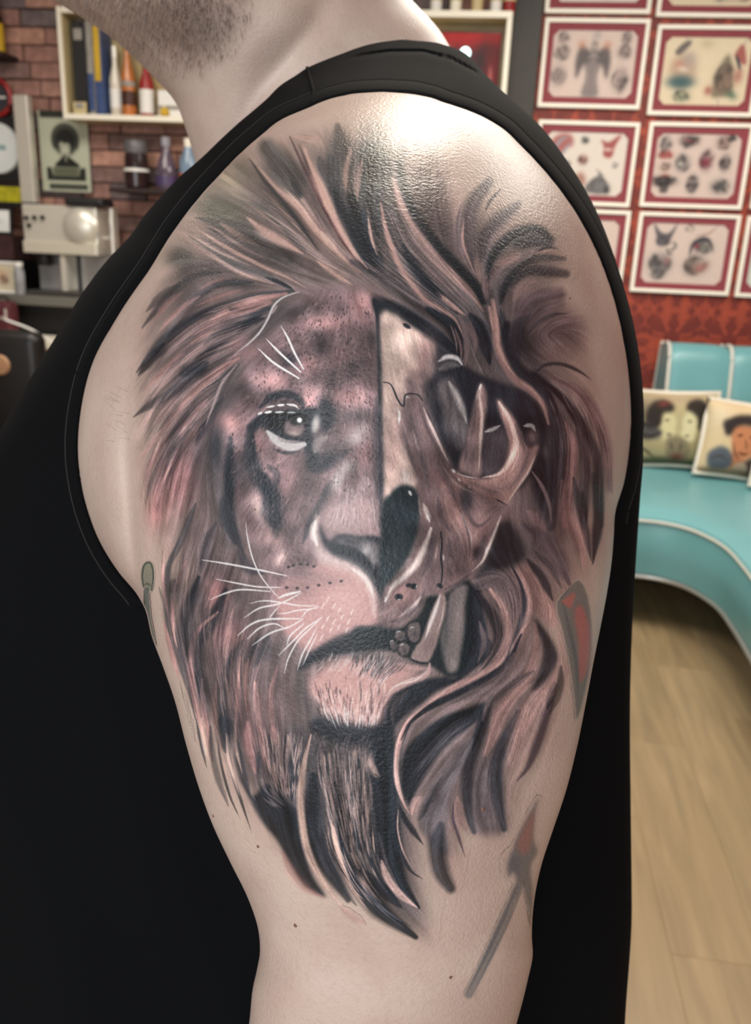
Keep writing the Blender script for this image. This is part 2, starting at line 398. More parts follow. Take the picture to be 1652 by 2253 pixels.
def d_angel(c):
    c.poly([(82, 70), (100, 40), (118, 70), (112, 100), (118, 138), (82, 138), (88, 100)], GY, .85, 3)
    c.poly([(90, 48), (70, 40), (62, 66), (66, 104), (78, 78), (92, 66)], DK, .85, 3); c.poly([(110, 48), (130, 40), (138, 66), (134, 104), (122, 78), (108, 66)], DK, .85, 3)
    c.blob(100, 36, 7, 9, 0, DK, .7); c.blob(100, 39, 3, 5, 0, (220, 205, 190), .8); c.blob(72, 36, 9, 9, 0, OR, .6); c.blob(128, 36, 9, 9, 0, OR, .6); c.blob(103, 16, 9, 8, 0, LG, .8)
    c.strokes([([(84, 64), (100, 56), (116, 64)], 4, .7), ([(92, 76), (94, 110), (90, 136)], 2, .6), ([(106, 76), (106, 110), (110, 136)], 2, .6)], LG)
    for x, y, w, h in ((30, 22, 26, 24), (28, 52, 36, 34), (26, 98, 36, 44), (168, 22, 24, 26), (166, 50, 34, 30), (164, 104, 38, 54)): fig(c, x, y, w, h, (124, 108, 106), .7)
    c.blob(100, 144, 30, 5, 0, (150, 158, 146), .7)
def d_urn(c):
    c.blob(52, 74, 30, 36, 0, (176, 150, 128), .9, 2); c.blob(50, 96, 30, 14, 0, TL, .9, 1.5); c.blob(44, 62, 14, 9, 0, (196, 130, 108), .7)
    c.poly([(30, 36), (46, 18), (62, 14), (58, 26), (40, 42)], DK, .8, 2); fig(c, 56, 124, 40, 26, GN, .7)
    c.blob(52, 70, 12, 5, 10, (238, 230, 214), .7); c.blob(62, 50, 14, 14, 0, LG, .7)
    c.poly([(120, 120), (130, 66), (146, 40), (158, 78), (164, 116), (140, 124)], (110, 100, 82), .85, 4); fig(c, 142, 88, 44, 60, (118, 98, 84), .8, 12)
    c.poly([(158, 44), (170, 20), (178, 30), (184, 60)], RD, .8, 2); c.strokes([([(160, 40), (168, 56), (176, 74)], 7, .9)], (34, 48, 62))
    c.blob(112, 112, 8, 9, 0, (150, 74, 62), .8); c.blob(164, 120, 12, 8, 30, (70, 98, 78), .8); c.blob(172, 82, 10, 16, 0, (160, 90, 80), .7)
    c.blob(96, 20, 16, 10, 0, (186, 172, 138), .6); c.strokes([([(50, 16), (52, 4)], 2, .7), ([(176, 20), (180, 6)], 2, .7), ([(134, 126), (140, 144)], 2, .7)], GY)
def d_eagle(c):
    c.poly([(14, 40), (34, 14), (62, 14), (70, 34), (52, 44), (34, 70)], RD, .75, 3); c.strokes([([(24, 52), (40, 26), (58, 18)], 10, .8), ([(40, 64), (56, 40), (66, 26)], 8, .7)], (150, 148, 160))
    fig(c, 96, 24, 18, 16, (60, 62, 58), .9, 4); c.poly([(132, 22), (150, 26), (176, 10), (166, 34), (160, 58), (142, 56), (140, 36)], RD, .85, 2)
    c.blob(150, 42, 12, 3, 0, (230, 220, 210), .9); fig(c, 96, 66, 24, 24, (136, 92, 84), .8); c.blob(94, 110, 14, 18, 0, (156, 108, 94), .85, 2)
    c.poly([(108, 134), (120, 108), (136, 96), (128, 84), (146, 98), (164, 134)], (104, 100, 100), .9, 2); fig(c, 138, 120, 48, 26, (108, 106, 108), .7); c.blob(158, 128, 7, 9, 0, (46, 46, 44), .8)
    fig(c, 60, 78, 20, 26, LG, .5); fig(c, 170, 74, 16, 14, LG, .4)
def d_flash(c):
    for x, y, w, h, q in ((28, 30, 26, 36, GY), (30, 52, 34, 18, RD), (78, 22, 46, 26, DK), (154, 24, 36, 30, (134, 110, 104)), (70, 70, 36, 38, (104, 98, 98)), (122, 62, 30, 46, (120, 92, 94)), (164, 66, 26, 38, (88, 78, 78)), (32, 78, 30, 22, (160, 132, 120)), (34, 108, 60, 26, (52, 46, 46)), (98, 112, 28, 40, (78, 72, 72)), (160, 116, 44, 34, (96, 92, 92)), (172, 14, 20, 14, DK)): fig(c, x, y, w, h, q, .85, 8)
    c.blob(120, 66, 11, 9, 0, (122, 34, 48), .85); c.blob(36, 96, 9, 4, 0, RD, .6); c.blob(66, 70, 8, 5, 20, (226, 216, 206), .8); c.blob(78, 22, 14, 3, 10, (146, 62, 62), .7); c.poly([(8, 100), (34, 110), (62, 100), (46, 118), (44, 132), (28, 132), (24, 118)], (40, 36, 36), .7, 2)
def d_hare(c):
    c.poly([(32, 40), (22, 8), (40, 28), (60, 28), (76, 6), (66, 40), (60, 56), (36, 56)], (84, 80, 84), .9, 2); c.strokes([([(62, 70), (78, 60), (74, 50), (66, 54)], 6, .8), ([(58, 62), (66, 76), (76, 70)], 6, .8)], (96, 92, 92))
    fig(c, 48, 98, 54, 52, (118, 112, 112), .85, 14); fig(c, 46, 46, 30, 26, (88, 84, 88), .8); c.blob(62, 92, 8, 8, 0, (160, 96, 96), .6); fig(c, 46, 122, 36, 24, (104, 100, 100), .8)
    fig(c, 138, 56, 50, 36, (120, 116, 112), .85, 12); c.strokes([([(112, 78), (116, 56), (126, 44), (146, 40), (160, 54), (166, 70)], 9, .85)], (56, 54, 64)); c.blob(126, 56, 5, 5, 0, (150, 40, 60), .9)
    fig(c, 130, 100, 58, 46, (126, 112, 106), .75, 14); c.blob(142, 104, 16, 9, -20, (172, 100, 92), .7); c.strokes([([(120, 34), (150, 26), (170, 6)], 4, .7)], (156, 108, 100)); fig(c, 104, 16, 24, 20, (190, 172, 160), .5)
def d_misc(c):
    for k in range(7): fig(c, c.rng.uniform(25, 175), c.rng.uniform(25, 125), c.rng.uniform(30, 55), c.rng.uniform(28, 50), (110 + 30 * (k % 2), 100, 100), .7, 8)
PINK = (214, 194, 184); CREAM = (224, 208, 178); WHT = (222, 212, 202)
SH = [(-0.085, 2.353 + .175, 'misc', WHT, 'framed flash sheet with maroon mat, left of the two cut off at the top edge', d_misc),
      (0.382, 2.343 + .175, 'misc', CREAM, 'framed flash sheet with maroon mat, right of the two cut off at the top edge', d_misc),
      (-0.078, 2.160, 'a', PINK, 'framed flash sheet of a grey winged angel amid small drawings', d_angel),
      (0.398, 2.140, 'u', CREAM, 'framed cream flash sheet with a teal-based urn figure and a beast', d_urn),
      (-0.066, 1.758, 'e', WHT, 'framed flash sheet with red feathers and small motifs, half behind the black strap', d_eagle),
      (0.418, 1.764, 'f', PINK, 'framed flash sheet of about ten small dark motifs in rows', d_flash),
      (-0.055, 1.392, 'm', PINK, 'framed flash sheet mostly hidden behind the shoulder, right edge showing', d_misc),
      (0.426, 1.392, 'h', PINK, 'framed flash sheet of two grey animal heads, lowest full sheet', d_hare),
      (0.896, 1.392, 'm', (206, 210, 196), 'sliver of framed flash sheet cut by the right edge, bottom row', d_misc),
      (0.896, 1.772, 'm', WHT, 'sliver of framed flash sheet cut by the right edge, above the bottom row', d_misc)]
for s, zc, k, pap, lab, dr in SH:
    f = empty('framed_flash_sheet', W(s + FWD / 2, zc, 0.001), RZ, lab, 'framed print', 'flash sheets hung in rows on the red wall')
    f.rotation_euler[1] = math.radians(rnd.uniform(-0.35, 0.35))
    link('frame', ME_fr, None, f); link('mat_board', ME_mt, None, f)
    print_panel('sheet', 0.385, 0.29, sheet(pap, dr), M_print, f, (0, -0.008, 0), 0.004)

# ------------------------------------------------------------------ turquoise corner sofa
M_teal = mat('turquoise_vinyl', (110, 168, 173), 0.34, spec=0.5, var=0.05, scale=5, bump=0.15, bscale=220); M_pip = mat('white_piping', (214, 214, 204), 0.5)
sofa = empty('corner_sofa', (1.45, 3.1, 0), 0, 'turquoise vinyl corner sofa with white piping below the framed prints', 'sofa')
SO = Vector((1.45, 3.1, 0))
front = crom([(0.55, 2.997), (0.80, 2.965), (0.985, 2.945), (1.09, 2.915), (1.165, 2.84), (1.21, 2.69), (1.20, 2.50), (1.165, 2.25), (1.11, 1.85), (1.07, 1.55)], 8)
rear = [W(1.85, 0, 2.45), W(2.30, 0, 2.3), W(2.30, 0, 0.06), W(-0.02, 0, 0.06)]
outl = [tuple(p) for p in front] + [(p[0], p[1]) for p in rear]
def inset(poly, d):
    n = len(poly); out = []
    for i in range(n):
        a, b, c = Vector(poly[i - 1]), Vector(poly[i]), Vector(poly[(i + 1) % n])
        e1 = (b - a).normalized(); e2 = (c - b).normalized(); n1 = Vector((-e1.y, e1.x)); n2 = Vector((-e2.y, e2.x)); nn = (n1 + n2)
        nn = nn.normalized() / max(0.5, nn.normalized().dot(n1)) if nn.length > 1e-6 else n1
        out.append(tuple(b + nn * d * SGN))
    return out
ar = sum(outl[i - 1][0] * outl[i][1] - outl[i][0] * outl[i - 1][1] for i in range(len(outl))); SGN = 1 if ar > 0 else -1
def layered(layers, name, m, cap=True):
    mb = MB(); bm = mb.bm; rings = []
    for d, zz in layers: rings.append([bm.verts.new((p[0] - SO.x, p[1] - SO.y, zz)) for p in inset(outl, d)])
    for A, B in zip(rings, rings[1:]):
        for i in range(len(A)): bm.faces.new((A[i], A[(i + 1) % len(A)], B[(i + 1) % len(A)], B[i]))
    bm.faces.new(rings[0]); bm.faces.new(rings[-1])
    return mb.build(name, m, sofa, smooth=True)
layered([(0.04, 0.21), (0.012, 0.225), (0.004, 0.30), (0.0, 0.425), (0.008, 0.436)], 'seat_base', M_teal)
layered([(0.008, 0.438), (-0.004, 0.446), (0.0, 0.456), (0.03, 0.468), (0.12, 0.478)], 'seat_cushion', M_teal)
MB().tube([(p[0] - SO.x, p[1] - SO.y, 0.441) for p in front], 0.0075, 8).build('piping', M_pip, sofa, smooth=True)
MB().tube([(p[0] - SO.x + .012, p[1] - SO.y + .012, 0.213) for p in front], 0.009, 8).build('bottom_trim', mat('chrome_trim', (190, 190, 186), 0.3, 0.6), sofa, smooth=True)
for q in ((1.33, 2.35), (1.50, 3.30), (0.85, 3.40), (2.35, 2.0), (1.25, 1.75)):
    MB().lathe([(0.02, 0), (0.028, 0.2), (0.03, 0.23)], (q[0] - SO.x, q[1] - SO.y, 0.0), 14).build('leg', mat('dark_leg', (40, 30, 26), 0.4), sofa, smooth=True)
# padded back panels along the wall, piping between them
def wl(s, z, off): p = Vector(W(s, z, off)); return (p.x - SO.x, p.y - SO.y, p.z)
def back_panel(s0, s1):
    mb = MB(); bm = mb.bm; prof = [(0.03, 0.44), (0.30, 0.44), (0.325, 0.55), (0.31, 0.75), (0.275, 0.90), (0.245, 0.975), (0.20, 1.008), (0.14, 1.008), (0.06, 0.985), (0.03, 0.95)]
    prof = [tuple(p) for p in crom(prof, 4, True)]; ns = 10; rings = []
    for k in range(ns + 1):
        u = k / ns; sc = 1 - 0.055 * abs(2 * u - 1) ** 6
        rings.append([bm.verts.new(wl(s0 + (s1 - s0) * u, 0.7 + (zz - 0.7) * sc, 0.16 + (o - 0.16) * sc)) for o, zz in prof])
    for A, B in zip(rings, rings[1:]):
        for i in range(len(A)): bm.faces.new((A[i], A[(i + 1) % len(A)], B[(i + 1) % len(A)], B[i]))
    bm.faces.new(rings[0]); bm.faces.new(rings[-1])
    mb.build('back_panel', M_teal, sofa, smooth=True)
    MB().tube([wl(s0 + 0.004, 0.7 + (zz - 0.7) * 0.99, 0.16 + (o - 0.16) * 0.99) for o, zz in prof], 0.0085, 8, True).build('piping', M_pip, sofa, smooth=True)
for a, b in ((0.60, 0.868), (0.868, 1.16), (1.16, 1.45), (1.45, 1.74)): back_panel(a, b)
# printed cushions on the seat
M_cush = print_mat('printed_cushion_cloth', 0.85, 0.15); M_cpipe = mat('cushion_piping', (236, 228, 214), 0.8)
def cushion(name, w, h, t, cv, loc, rz, tilt, roll, label):
    root = empty(name, loc, rz, label, 'cushion', 'printed cushions on the sofa'); root.rotation_euler = (tilt, roll, rz)
    A = cv.rgba(); H, Wd = cv.H, cv.W; X, Z = np.meshgrid(np.linspace(-1, 1, Wd), np.linspace(1, -1, H))
    pin = lambda a, b: a * (1 - 0.06 * (1 - b * b))
    B = t * 0.5 * ((1 - X ** 4) * (1 - Z ** 4)) ** 0.6
    F = np.dstack([pin(X, Z) * w / 2, -B, pin(Z, X) * h / 2 + h / 2]).reshape(-1, 3); K = F * [1, -1, 1]
    i = np.arange(H * Wd).reshape(H, Wd); Q = np.dstack([i[:-1, :-1], i[1:, :-1], i[1:, 1:], i[:-1, 1:]]).reshape(-1, 4)
    me = np_mesh('cover', np.vstack([F, K]), np.vstack([Q, Q[:, ::-1] + H * Wd])); set_colors(me, np.vstack([A.reshape(-1, 4)] * 2)); link('cover', me, M_cush, root)
    e = [(-1, 1), (-.5, 1), (0, 1), (.5, 1), (1, 1), (1, .5), (1, 0), (1, -.5), (1, -1), (.5, -1), (0, -1), (-.5, -1), (-1, -1), (-1, -.5), (-1, 0), (-1, .5)]
    MB().tube([(pin(a, b) * w / 2, 0, pin(b, a) * h / 2 + h / 2) for a, b in e], 0.012, 8, True).build('piping', M_cpipe, root, smooth=True)
def c_couple(c):
    dk = (48, 42, 40); fl = (214, 204, 160)
    for x, y, rx, ry, q in ((30, 120, 60, 30, (150, 142, 108)), (160, 110, 50, 40, (142, 136, 100)), (100, 12, 90, 10, (176, 156, 132)), (20, 40, 40, 30, (120, 106, 92))): c.blob(x, y, rx, ry, 0, q, .8)
    c.poly([(60, 34), (80, 30), (92, 44), (100, 60), (96, 70), (100, 78), (92, 92), (74, 96), (62, 80)], fl, 1, 3); c.poly([(148, 34), (128, 34), (116, 48), (112, 62), (116, 70), (110, 80), (120, 94), (140, 98), (150, 78)], (218, 210, 168), 1, 3)
    c.poly([(24, 44), (40, 20), (70, 14), (92, 26), (86, 38), (66, 42), (60, 66), (40, 76), (26, 66)], dk, .95, 3); c.poly([(120, 30), (130, 14), (158, 12), (176, 30), (170, 60), (156, 74), (150, 50), (136, 38)], dk, .95, 3)
    c.poly([(78, 92), (100, 88), (128, 96), (138, 124), (120, 136), (84, 132)], (128, 118, 96), .9, 4); c.poly([(2, 70), (30, 62), (64, 78), (58, 92), (20, 96)], (70, 68, 72), .9, 3); c.blob(66, 22, 14, 6, -10, (134, 64, 58), .8); c.blob(108, 132, 15, 9, 0, (116, 62, 58), .85)
    c.poly([(0, 140), (60, 132), (140, 136), (200, 130), (200, 150), (0, 150)], (74, 76, 58), .8, 4)
    c.strokes([([(4, 58), (34, 68), (62, 60)], 6, .9), ([(6, 84), (36, 90), (66, 80)], 6, .9), ([(2, 104), (26, 116), (56, 134)], 5, .8), ([(70, 56), (82, 54)], 4, .9), ([(76, 84), (90, 84)], 4, .8), ([(126, 56), (138, 56)], 4, .9), ([(122, 86), (134, 86)], 4, .8), ([(160, 86), (176, 100), (180, 126)], 6, .7), ([(88, 100), (96, 118)], 4, .7), ([(116, 100), (112, 120)], 4, .7)], dk)
def c_man(c):
    dk = (52, 44, 44)
    c.blob(150, 40, 60, 50, 0, (224, 204, 166), .8); c.blob(30, 30, 30, 26, 0, (222, 206, 176), .8)
    c.poly([(64, 48), (92, 42), (124, 46), (136, 62), (132, 88), (118, 108), (92, 112), (74, 98), (66, 76)], (198, 132, 94), 1, 3); c.poly([(76, 100), (104, 112), (120, 122), (90, 136), (66, 124)], (182, 116, 82), .95, 3)
    c.poly([(44, 54), (52, 34), (82, 22), (122, 22), (140, 36), (132, 46), (96, 42), (70, 50), (62, 66), (48, 66)], dk, .97, 2.5); c.blob(50, 46, 14, 12, 0, (58, 50, 52), .9, 2)
    c.poly([(16, 110), (38, 92), (64, 96), (80, 118), (70, 136), (30, 138)], (82, 92, 104), .95, 3); c.poly([(104, 122), (136, 104), (170, 116), (176, 142), (110, 144)], (76, 66, 62), .95, 3); c.blob(150, 130, 18, 13, 0, (130, 62, 62), .9, 2); c.poly([(86, 126), (110, 118), (122, 138), (90, 144)], (178, 162, 142), .9, 2)
    c.strokes([([(78, 66), (94, 62)], 5, .9), ([(110, 64), (124, 68)], 5, .9), ([(100, 70), (108, 86), (100, 90)], 4, .7), ([(88, 98), (104, 102), (116, 96)], 5, .9), ([(72, 80), (80, 100), (98, 114)], 5, .6), ([(24, 120), (46, 110), (66, 118)], 4, .7)], (70, 46, 38)); c.poly([(0, 138), (200, 136), (200, 150), (0, 150)], (120, 98, 78), .7, 4)
def c_grey(c):
    c.blob(90, 70, 60, 50, 0, (150, 144, 134), .8); fig(c, 90, 60, 80, 60, (108, 102, 98), .8, 14); fig(c, 80, 110, 90, 40, (140, 120, 110), .7, 10)
cushion('cushion', 0.36, 0.33, 0.12, sheet((188, 174, 134), c_couple), W(0.645, 0.492, 0.42), RZ, math.radians(-10), math.radians(-2), 'cushion printed with a dark-haired couple, nearest the black tank top')
cushion('cushion', 0.33, 0.32, 0.12, sheet((216, 194, 156), c_man), W(0.885, 0.492, 0.54), RZ - 0.05, math.radians(-12), math.radians(4), 'cream cushion printed with a dark-haired figure in orange tones')
cushion('cushion', 0.34, 0.33, 0.12, sheet((222, 214, 200), c_grey), W(1.085, 0.492, 0.68), RZ - 0.1, math.radians(-14), math.radians(3), 'pale cushion cut off by the right edge of the picture')
# ------------------------------------------------------------------ display cabinet on the brick wall and what stands in it
M_gold = mat('pale_gold_wood', (206, 188, 142), 0.4, var=0.08, scale=10); M_cream = mat('cream_edge', (244, 238, 220), 0.4)
cab = empty('display_cabinet', W(-1.23, 1.862, 0.02), RZ, 'wide wall cabinet with cream edges and gold inside above the coffee machine', 'cabinet')
hw = 1.012; H = 0.460
for nm, b in (('bottom_board', (-hw, hw, -0.15, 0, 0, 0.022)), ('top_board', (-hw, hw, -0.15, 0, H - 0.022, H)), ('side_board', (-hw, -hw + 0.02, -0.15, 0, 0.022, H - 0.022)), ('side_board', (hw - 0.02, hw, -0.15, 0, 0.022, H - 0.022))):
    MB().box(*b, 0.002, 1).build(nm, M_gold, cab)
MB().box(-hw + 0.02, hw - 0.02, -0.012, 0, 0.022, H - 0.022).build('back_panel', mat('cabinet_back', (176, 156, 112), 0.35, var=0.15, scale=6), cab)
fr = MB(); fr.box(-hw, hw, -0.16, -0.15, 0, 0.024, 0.002, 1).box(-hw, hw, -0.16, -0.15, H - 0.026, H, 0.002, 1).box(-hw, -hw + 0.018, -0.16, -0.15, 0.024, H - 0.026, 0.002, 1).box(hw - 0.022, hw, -0.16, -0.15, 0.024, H - 0.026, 0.002, 1)
fr.build('front_edge', M_cream, cab)
ZC = 1.862 + 0.0225
def thing_box(name, s0, s1, z0, z1, off, d, m, label, cat, parts=()):
    r = empty(name, W((s0 + s1) / 2, z0, off), RZ, label, cat); w = (s1 - s0) / 2
    MB().box(-w, w, -d / 2, d / 2, 0, z1 - z0, 0.003, 1).build('body', m, r)
    for nm, zz0, zz1, x0, x1, mm in parts:
        MB().box(-w * x0 if x0 < 0 else -w + 2 * w * x0, -w + 2 * w * x1, -d / 2 - 0.0025, -d / 2 + 0.001, zz0 * (z1 - z0), zz1 * (z1 - z0), 0.0005, 1).build(nm, mm, r)
    return r
def bottle(name, s, z, off, prof, m, label, cat='bottle', parts=(), group=None, n=20):
    r = empty(name, W(s, z, off), RZ, label, cat, group); MB().lathe(prof, (0, 0, 0), n).build('body', m, r, smooth=True)
    for nm, pr, mm in parts: MB().lathe(pr, (0, 0, 0), n).build(nm, mm, r, smooth=True)
    return r
M_blk = mat('black_card', (26, 26, 28), 0.5); M_yel = mat('yellow_print', (206, 168, 40), 0.5, var=0.1); M_blu = mat('blue_print', (52, 74, 120), 0.5, var=0.2, scale=20); M_gry = mat('grey_print', (150, 146, 138), 0.5, var=0.25, scale=20)
M_org = mat('orange_glass', (186, 112, 56), 0.2, var=0.2, scale=20); M_red = mat('red_print', (150, 30, 30), 0.4, var=0.2, scale=24); M_wht = mat('white_card', (236, 234, 228), 0.5); M_stl = mat('brushed_steel', (222, 219, 206), 0.34, 0.45); M_brn = mat('brown_glass', (70, 40, 28), 0.2)
thing_box('tall_box', -2.200, -2.135, ZC, 2.275, 0.085, 0.10, M_blk, 'tall black box at the left end of the wall cabinet', 'box', (('label', .80, .92, .2, .8, M_gry),))
thing_box('tall_box', -2.130, -2.098, ZC, 2.275, 0.085, 0.11, M_gry, 'narrow grey box between the black box and the yellow one', 'box', (('label', .05, .45, .1, .9, M_blu),))
thing_box('tall_box', -2.093, -2.053, ZC, 2.265, 0.09, 0.11, M_blu, 'blue box with a yellow upper half in the wall cabinet', 'box', (('label', .38, .97, .08, .8, M_yel),))
thing_box('card', -2.205, -2.14, ZC, 1.94, 0.148, 0.006, M_gold, 'small tan card propped in front of the tall black box', 'card', (('print', .5, .9, .2, .8, M_gry),))
bottle('bottle', -2.018, ZC, 0.09, [(0.024, 0), (0.028, 0.01), (0.028, 0.16), (0.012, 0.22), (0.012, 0.29), (0.0, 0.292)], mat('pale_glass', (214, 206, 190), 0.12), 'pale glass bottle next to the blue and yellow box', parts=(('label', [(0.0285, 0.04), (0.0285, 0.12)], M_wht), ('cap', [(0.0, 0.30), (0.014, 0.298), (0.014, 0.25)], M_stl)))
bottle('bottle', -1.952, ZC, 0.10, [(0.03, 0), (0.034, 0.01), (0.032, 0.17), (0.014, 0.24), (0.013, 0.31), (0.0, 0.312)], M_org, 'orange bottle with a grey band in the wall cabinet', parts=(('label', [(0.0345, 0.05), (0.034, 0.11)], M_brn), ('band', [(0.034, 0.13), (0.0335, 0.15)], M_gry)))
bottle('bottle', -1.868, ZC, 0.09, [(0.030, 0), (0.033, 0.01), (0.033, 0.15), (0.016, 0.19), (0.015, 0.23), (0.0, 0.232)], M_red, 'red bottle with a white label in the wall cabinet', parts=(('label', [(0.0335, 0.02), (0.0335, 0.12)], M_wht),))
thing_box('white_box', -1.80, -1.67, ZC, 2.0, 0.09, 0.08, M_wht, 'white box in the cabinet just beside the throat', 'box', (('stripe', .3, .45, .0, 1.0, M_gry),))
bottle('gold_ball', -1.765, ZC, 0.142, [(0.0, 0.0)] + [(0.022 * math.sin(a), 0.022 - 0.022 * math.cos(a)) for a in np.linspace(.3, 2.9, 8)] + [(0.0, 0.044)], M_yel, 'small gold ball in front of the white box', 'ornament', parts=(('cap', [(0.006, 0.043), (0.006, 0.050), (0.0, 0.051)], M_stl),))
# red picture box at the right end with a small lamp in front, added to glow as a bright reflection
def d_red(c):
    for k in range(26): c.blob(c.rng.uniform(0, 200), c.rng.uniform(0, 150), c.rng.uniform(8, 30), c.rng.uniform(8, 24), c.rng.uniform(0, 180), ((120, 14, 22), (40, 16, 18), (170, 40, 40), (88, 12, 20), (28, 20, 22))[k % 5], .8)
    for k in range(8): c.blob(c.rng.uniform(20, 180), c.rng.uniform(10, 120), 5, 9, 0, (206, 130, 124), .6)
    c.blob(30, 40, 14, 40, 20, (180, 84, 76), .6); c.poly([(0, 0), (200, 0), (200, 18), (0, 18)], (190, 24, 24), .7, 6, False)
rp = empty('red_picture', W(-0.392, ZC, 0.075), RZ, 'dark red picture panel standing at the right end of the wall cabinet', 'picture')
print_panel('print', 0.262, 0.37, sheet((110, 16, 24), d_red), M_print, rp, (0, -0.012, 0.189), 0.004); MB().box(-0.133, 0.133, -0.008, 0.004, 0, 0.38, 0.002, 1).build('backing', M_brn, rp)
lp = empty('reflection_bulb', W(-0.408, ZC, 0.118), RZ, 'small glowing white bulb added as a bright reflection before the red picture', 'reflection_lamp')
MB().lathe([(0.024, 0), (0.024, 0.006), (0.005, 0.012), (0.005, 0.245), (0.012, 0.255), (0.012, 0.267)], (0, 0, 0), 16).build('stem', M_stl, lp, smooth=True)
MB().lathe([(0.011, 0.267)] + [(0.023 * math.sin(a), 0.290 - 0.023 * math.cos(a)) for a in np.linspace(.45, 3.0, 9)], (0, 0, 0), 18).build('bulb', mat('reflection_glow', (206, 244, 240), 0.3, emit=3.0), lp, smooth=True)
for k, (s, q) in enumerate(((-0.547, M_wht), (-0.463, M_cream), (-0.372, M_gold), (-0.292, M_wht), (-0.236, M_red))):
    bottle('spirit_bottle', s, 2.3225, 0.10, [(0.020, 0), (0.024, 0.008), (0.026, 0.14), (0.010, 0.20), (0.010, 0.26), (0, 0.262)], q, ('white bottle on the cabinet top, nearest the neck', 'cream bottle on the cabinet top, second from the neck', 'gold bottle standing on the cabinet top', 'white bottle on the cabinet top, second from the dark pillar', 'red bottle on the cabinet top against the dark pillar')[k], parts=(('cap', [(0.0115, 0.235), (0.0115, 0.265), (0, 0.266)], M_blk), ('label', [(0.0262, 0.05), (0.0264, 0.11)], M_gold)), group='bottles on top of the wall cabinet')
# shelf with jars under the cabinet
shf = MB().box(-0.21, 0.21, -0.22, 0, -0.02, 0, 0.002, 1).build('wall_shelf', mat('dark_shelf_wood', (44, 28, 24), 0.6), None, W(-1.80, 1.572, 0.02), RZ); tag(shf, 'short dark shelf below the cabinet holding the jar and bottles', 'shelf')
bottle('storage_jar', -1.912, 1.5725, 0.14, [(0.045, 0), (0.055, 0.01), (0.058, 0.06), (0.055, 0.13), (0.05, 0.16), (0.05, 0.205), (0.0, 0.21)], mat('dark_jar', (48, 34, 34), 0.15, var=0.3, scale=12), 'dark jar with a pale band and grey lid on the short shelf', 'jar', parts=(('band', [(0.0595, 0.075), (0.0595, 0.088)], M_wht), ('lid', [(0.052, 0.155), (0.053, 0.165), (0.053, 0.20), (0.045, 0.212), (0, 0.213)], mat('grey_lid', (96, 94, 96), 0.4))), n=24)
bottle('bottle', -1.765, 1.5725, 0.14, [(0.046, 0), (0.052, 0.01), (0.05, 0.08), (0.04, 0.12), (0.022, 0.16), (0.02, 0.22), (0, 0.222)], mat('violet_glass', (92, 78, 92), 0.12, var=0.35, scale=18), 'violet grey bottle on the short shelf beside the dark jar', parts=(('cap', [(0.022, 0.19), (0.023, 0.228), (0, 0.23)], mat('grey_cap', (150, 148, 156), 0.3)), ('label', [(0.0525, 0.02), (0.0515, 0.06)], mat('violet_label', (74, 58, 96), 0.4))))
bottle('bottle', -1.655, 1.5725, 0.14, [(0.040, 0), (0.044, 0.01), (0.044, 0.13), (0.02, 0.18), (0.018, 0.22), (0, 0.222)], mat('blue_grey_glass', (120, 142, 164), 0.15, var=0.25, scale=20), 'blue bottle with an orange base band, nearest the throat', parts=(('label', [(0.0445, 0.02), (0.0445, 0.075)], mat('orange_label', (190, 92, 60), 0.5)), ('cap', [(0.02, 0.19), (0.021, 0.226), (0, 0.228)], M_cream)))
# mugshot style poster
def d_poster(c):
    dk = (30, 32, 28); md = (104, 108, 88); pa = (182, 186, 166)
    c.poly([(8, -4), (182, -4), (182, 20), (8, 20)], dk, .9, 1.5, False)
    c.blob(100, 86, 50, 45, 0, dk, 1.0, 4.0); c.strokes([([(100 + 48 * math.cos(a), 84 + 43 * math.sin(a)), (100 + 53 * math.cos(a), 84 + 48 * math.sin(a))], 8, .8, .9, .6) for a in np.linspace(2.6, 6.8, 22)], dk)
    c.poly([(76, 96), (88, 90), (94, 96), (110, 94), (118, 104), (114, 122), (104, 136), (90, 134), (80, 122)], pa, 1, 3); c.strokes([([(82, 106), (90, 104)], 4, .6), ([(104, 104), (112, 106)], 4, .6), ([(90, 126), (104, 126)], 4, .6)], dk)
    c.poly([(58, 164), (74, 144), (90, 132), (106, 134), (126, 144), (148, 164)], dk, 1, 2); c.poly([(92, 136), (104, 136), (99, 154)], pa, .8, 2, False)
    c.poly([(22, 168), (38, 168), (44, 192), (146, 192), (152, 168), (172, 168), (172, 206), (22, 206)], dk, .95, 1.5, False); c.poly([(44, 166), (148, 166), (148, 192), (44, 192)], md, .95, 1.5, False)
    c.strokes([([(56, 174), (136, 174)], 4, .5, 1, 1), ([(56, 184), (136, 184)], 4, .5, 1, 1)], dk)
    c.poly([(28, 217), (176, 217), (176, 233), (28, 233)], dk, .85, 1.5, False); c.strokes([([(40, 225), (164, 225)], 6, .5, 1, 1)], md)
pc = Canvas(0, 0, 190, 240, 1.5, (186, 190, 168)); d_poster(pc)
po = empty('wall_poster', W(-2.322, 1.733, 0.031), RZ, 'pale green poster of a dark round-haired silhouette on the brick wall', 'poster')
print_panel('print', 0.252, 0.362, pc, M_print, po, (0, -0.006, 0), 0.003); MB().box(-0.126, 0.126, -0.0025, 0.01, -0.181, 0.181).build('backing', M_gry, po)
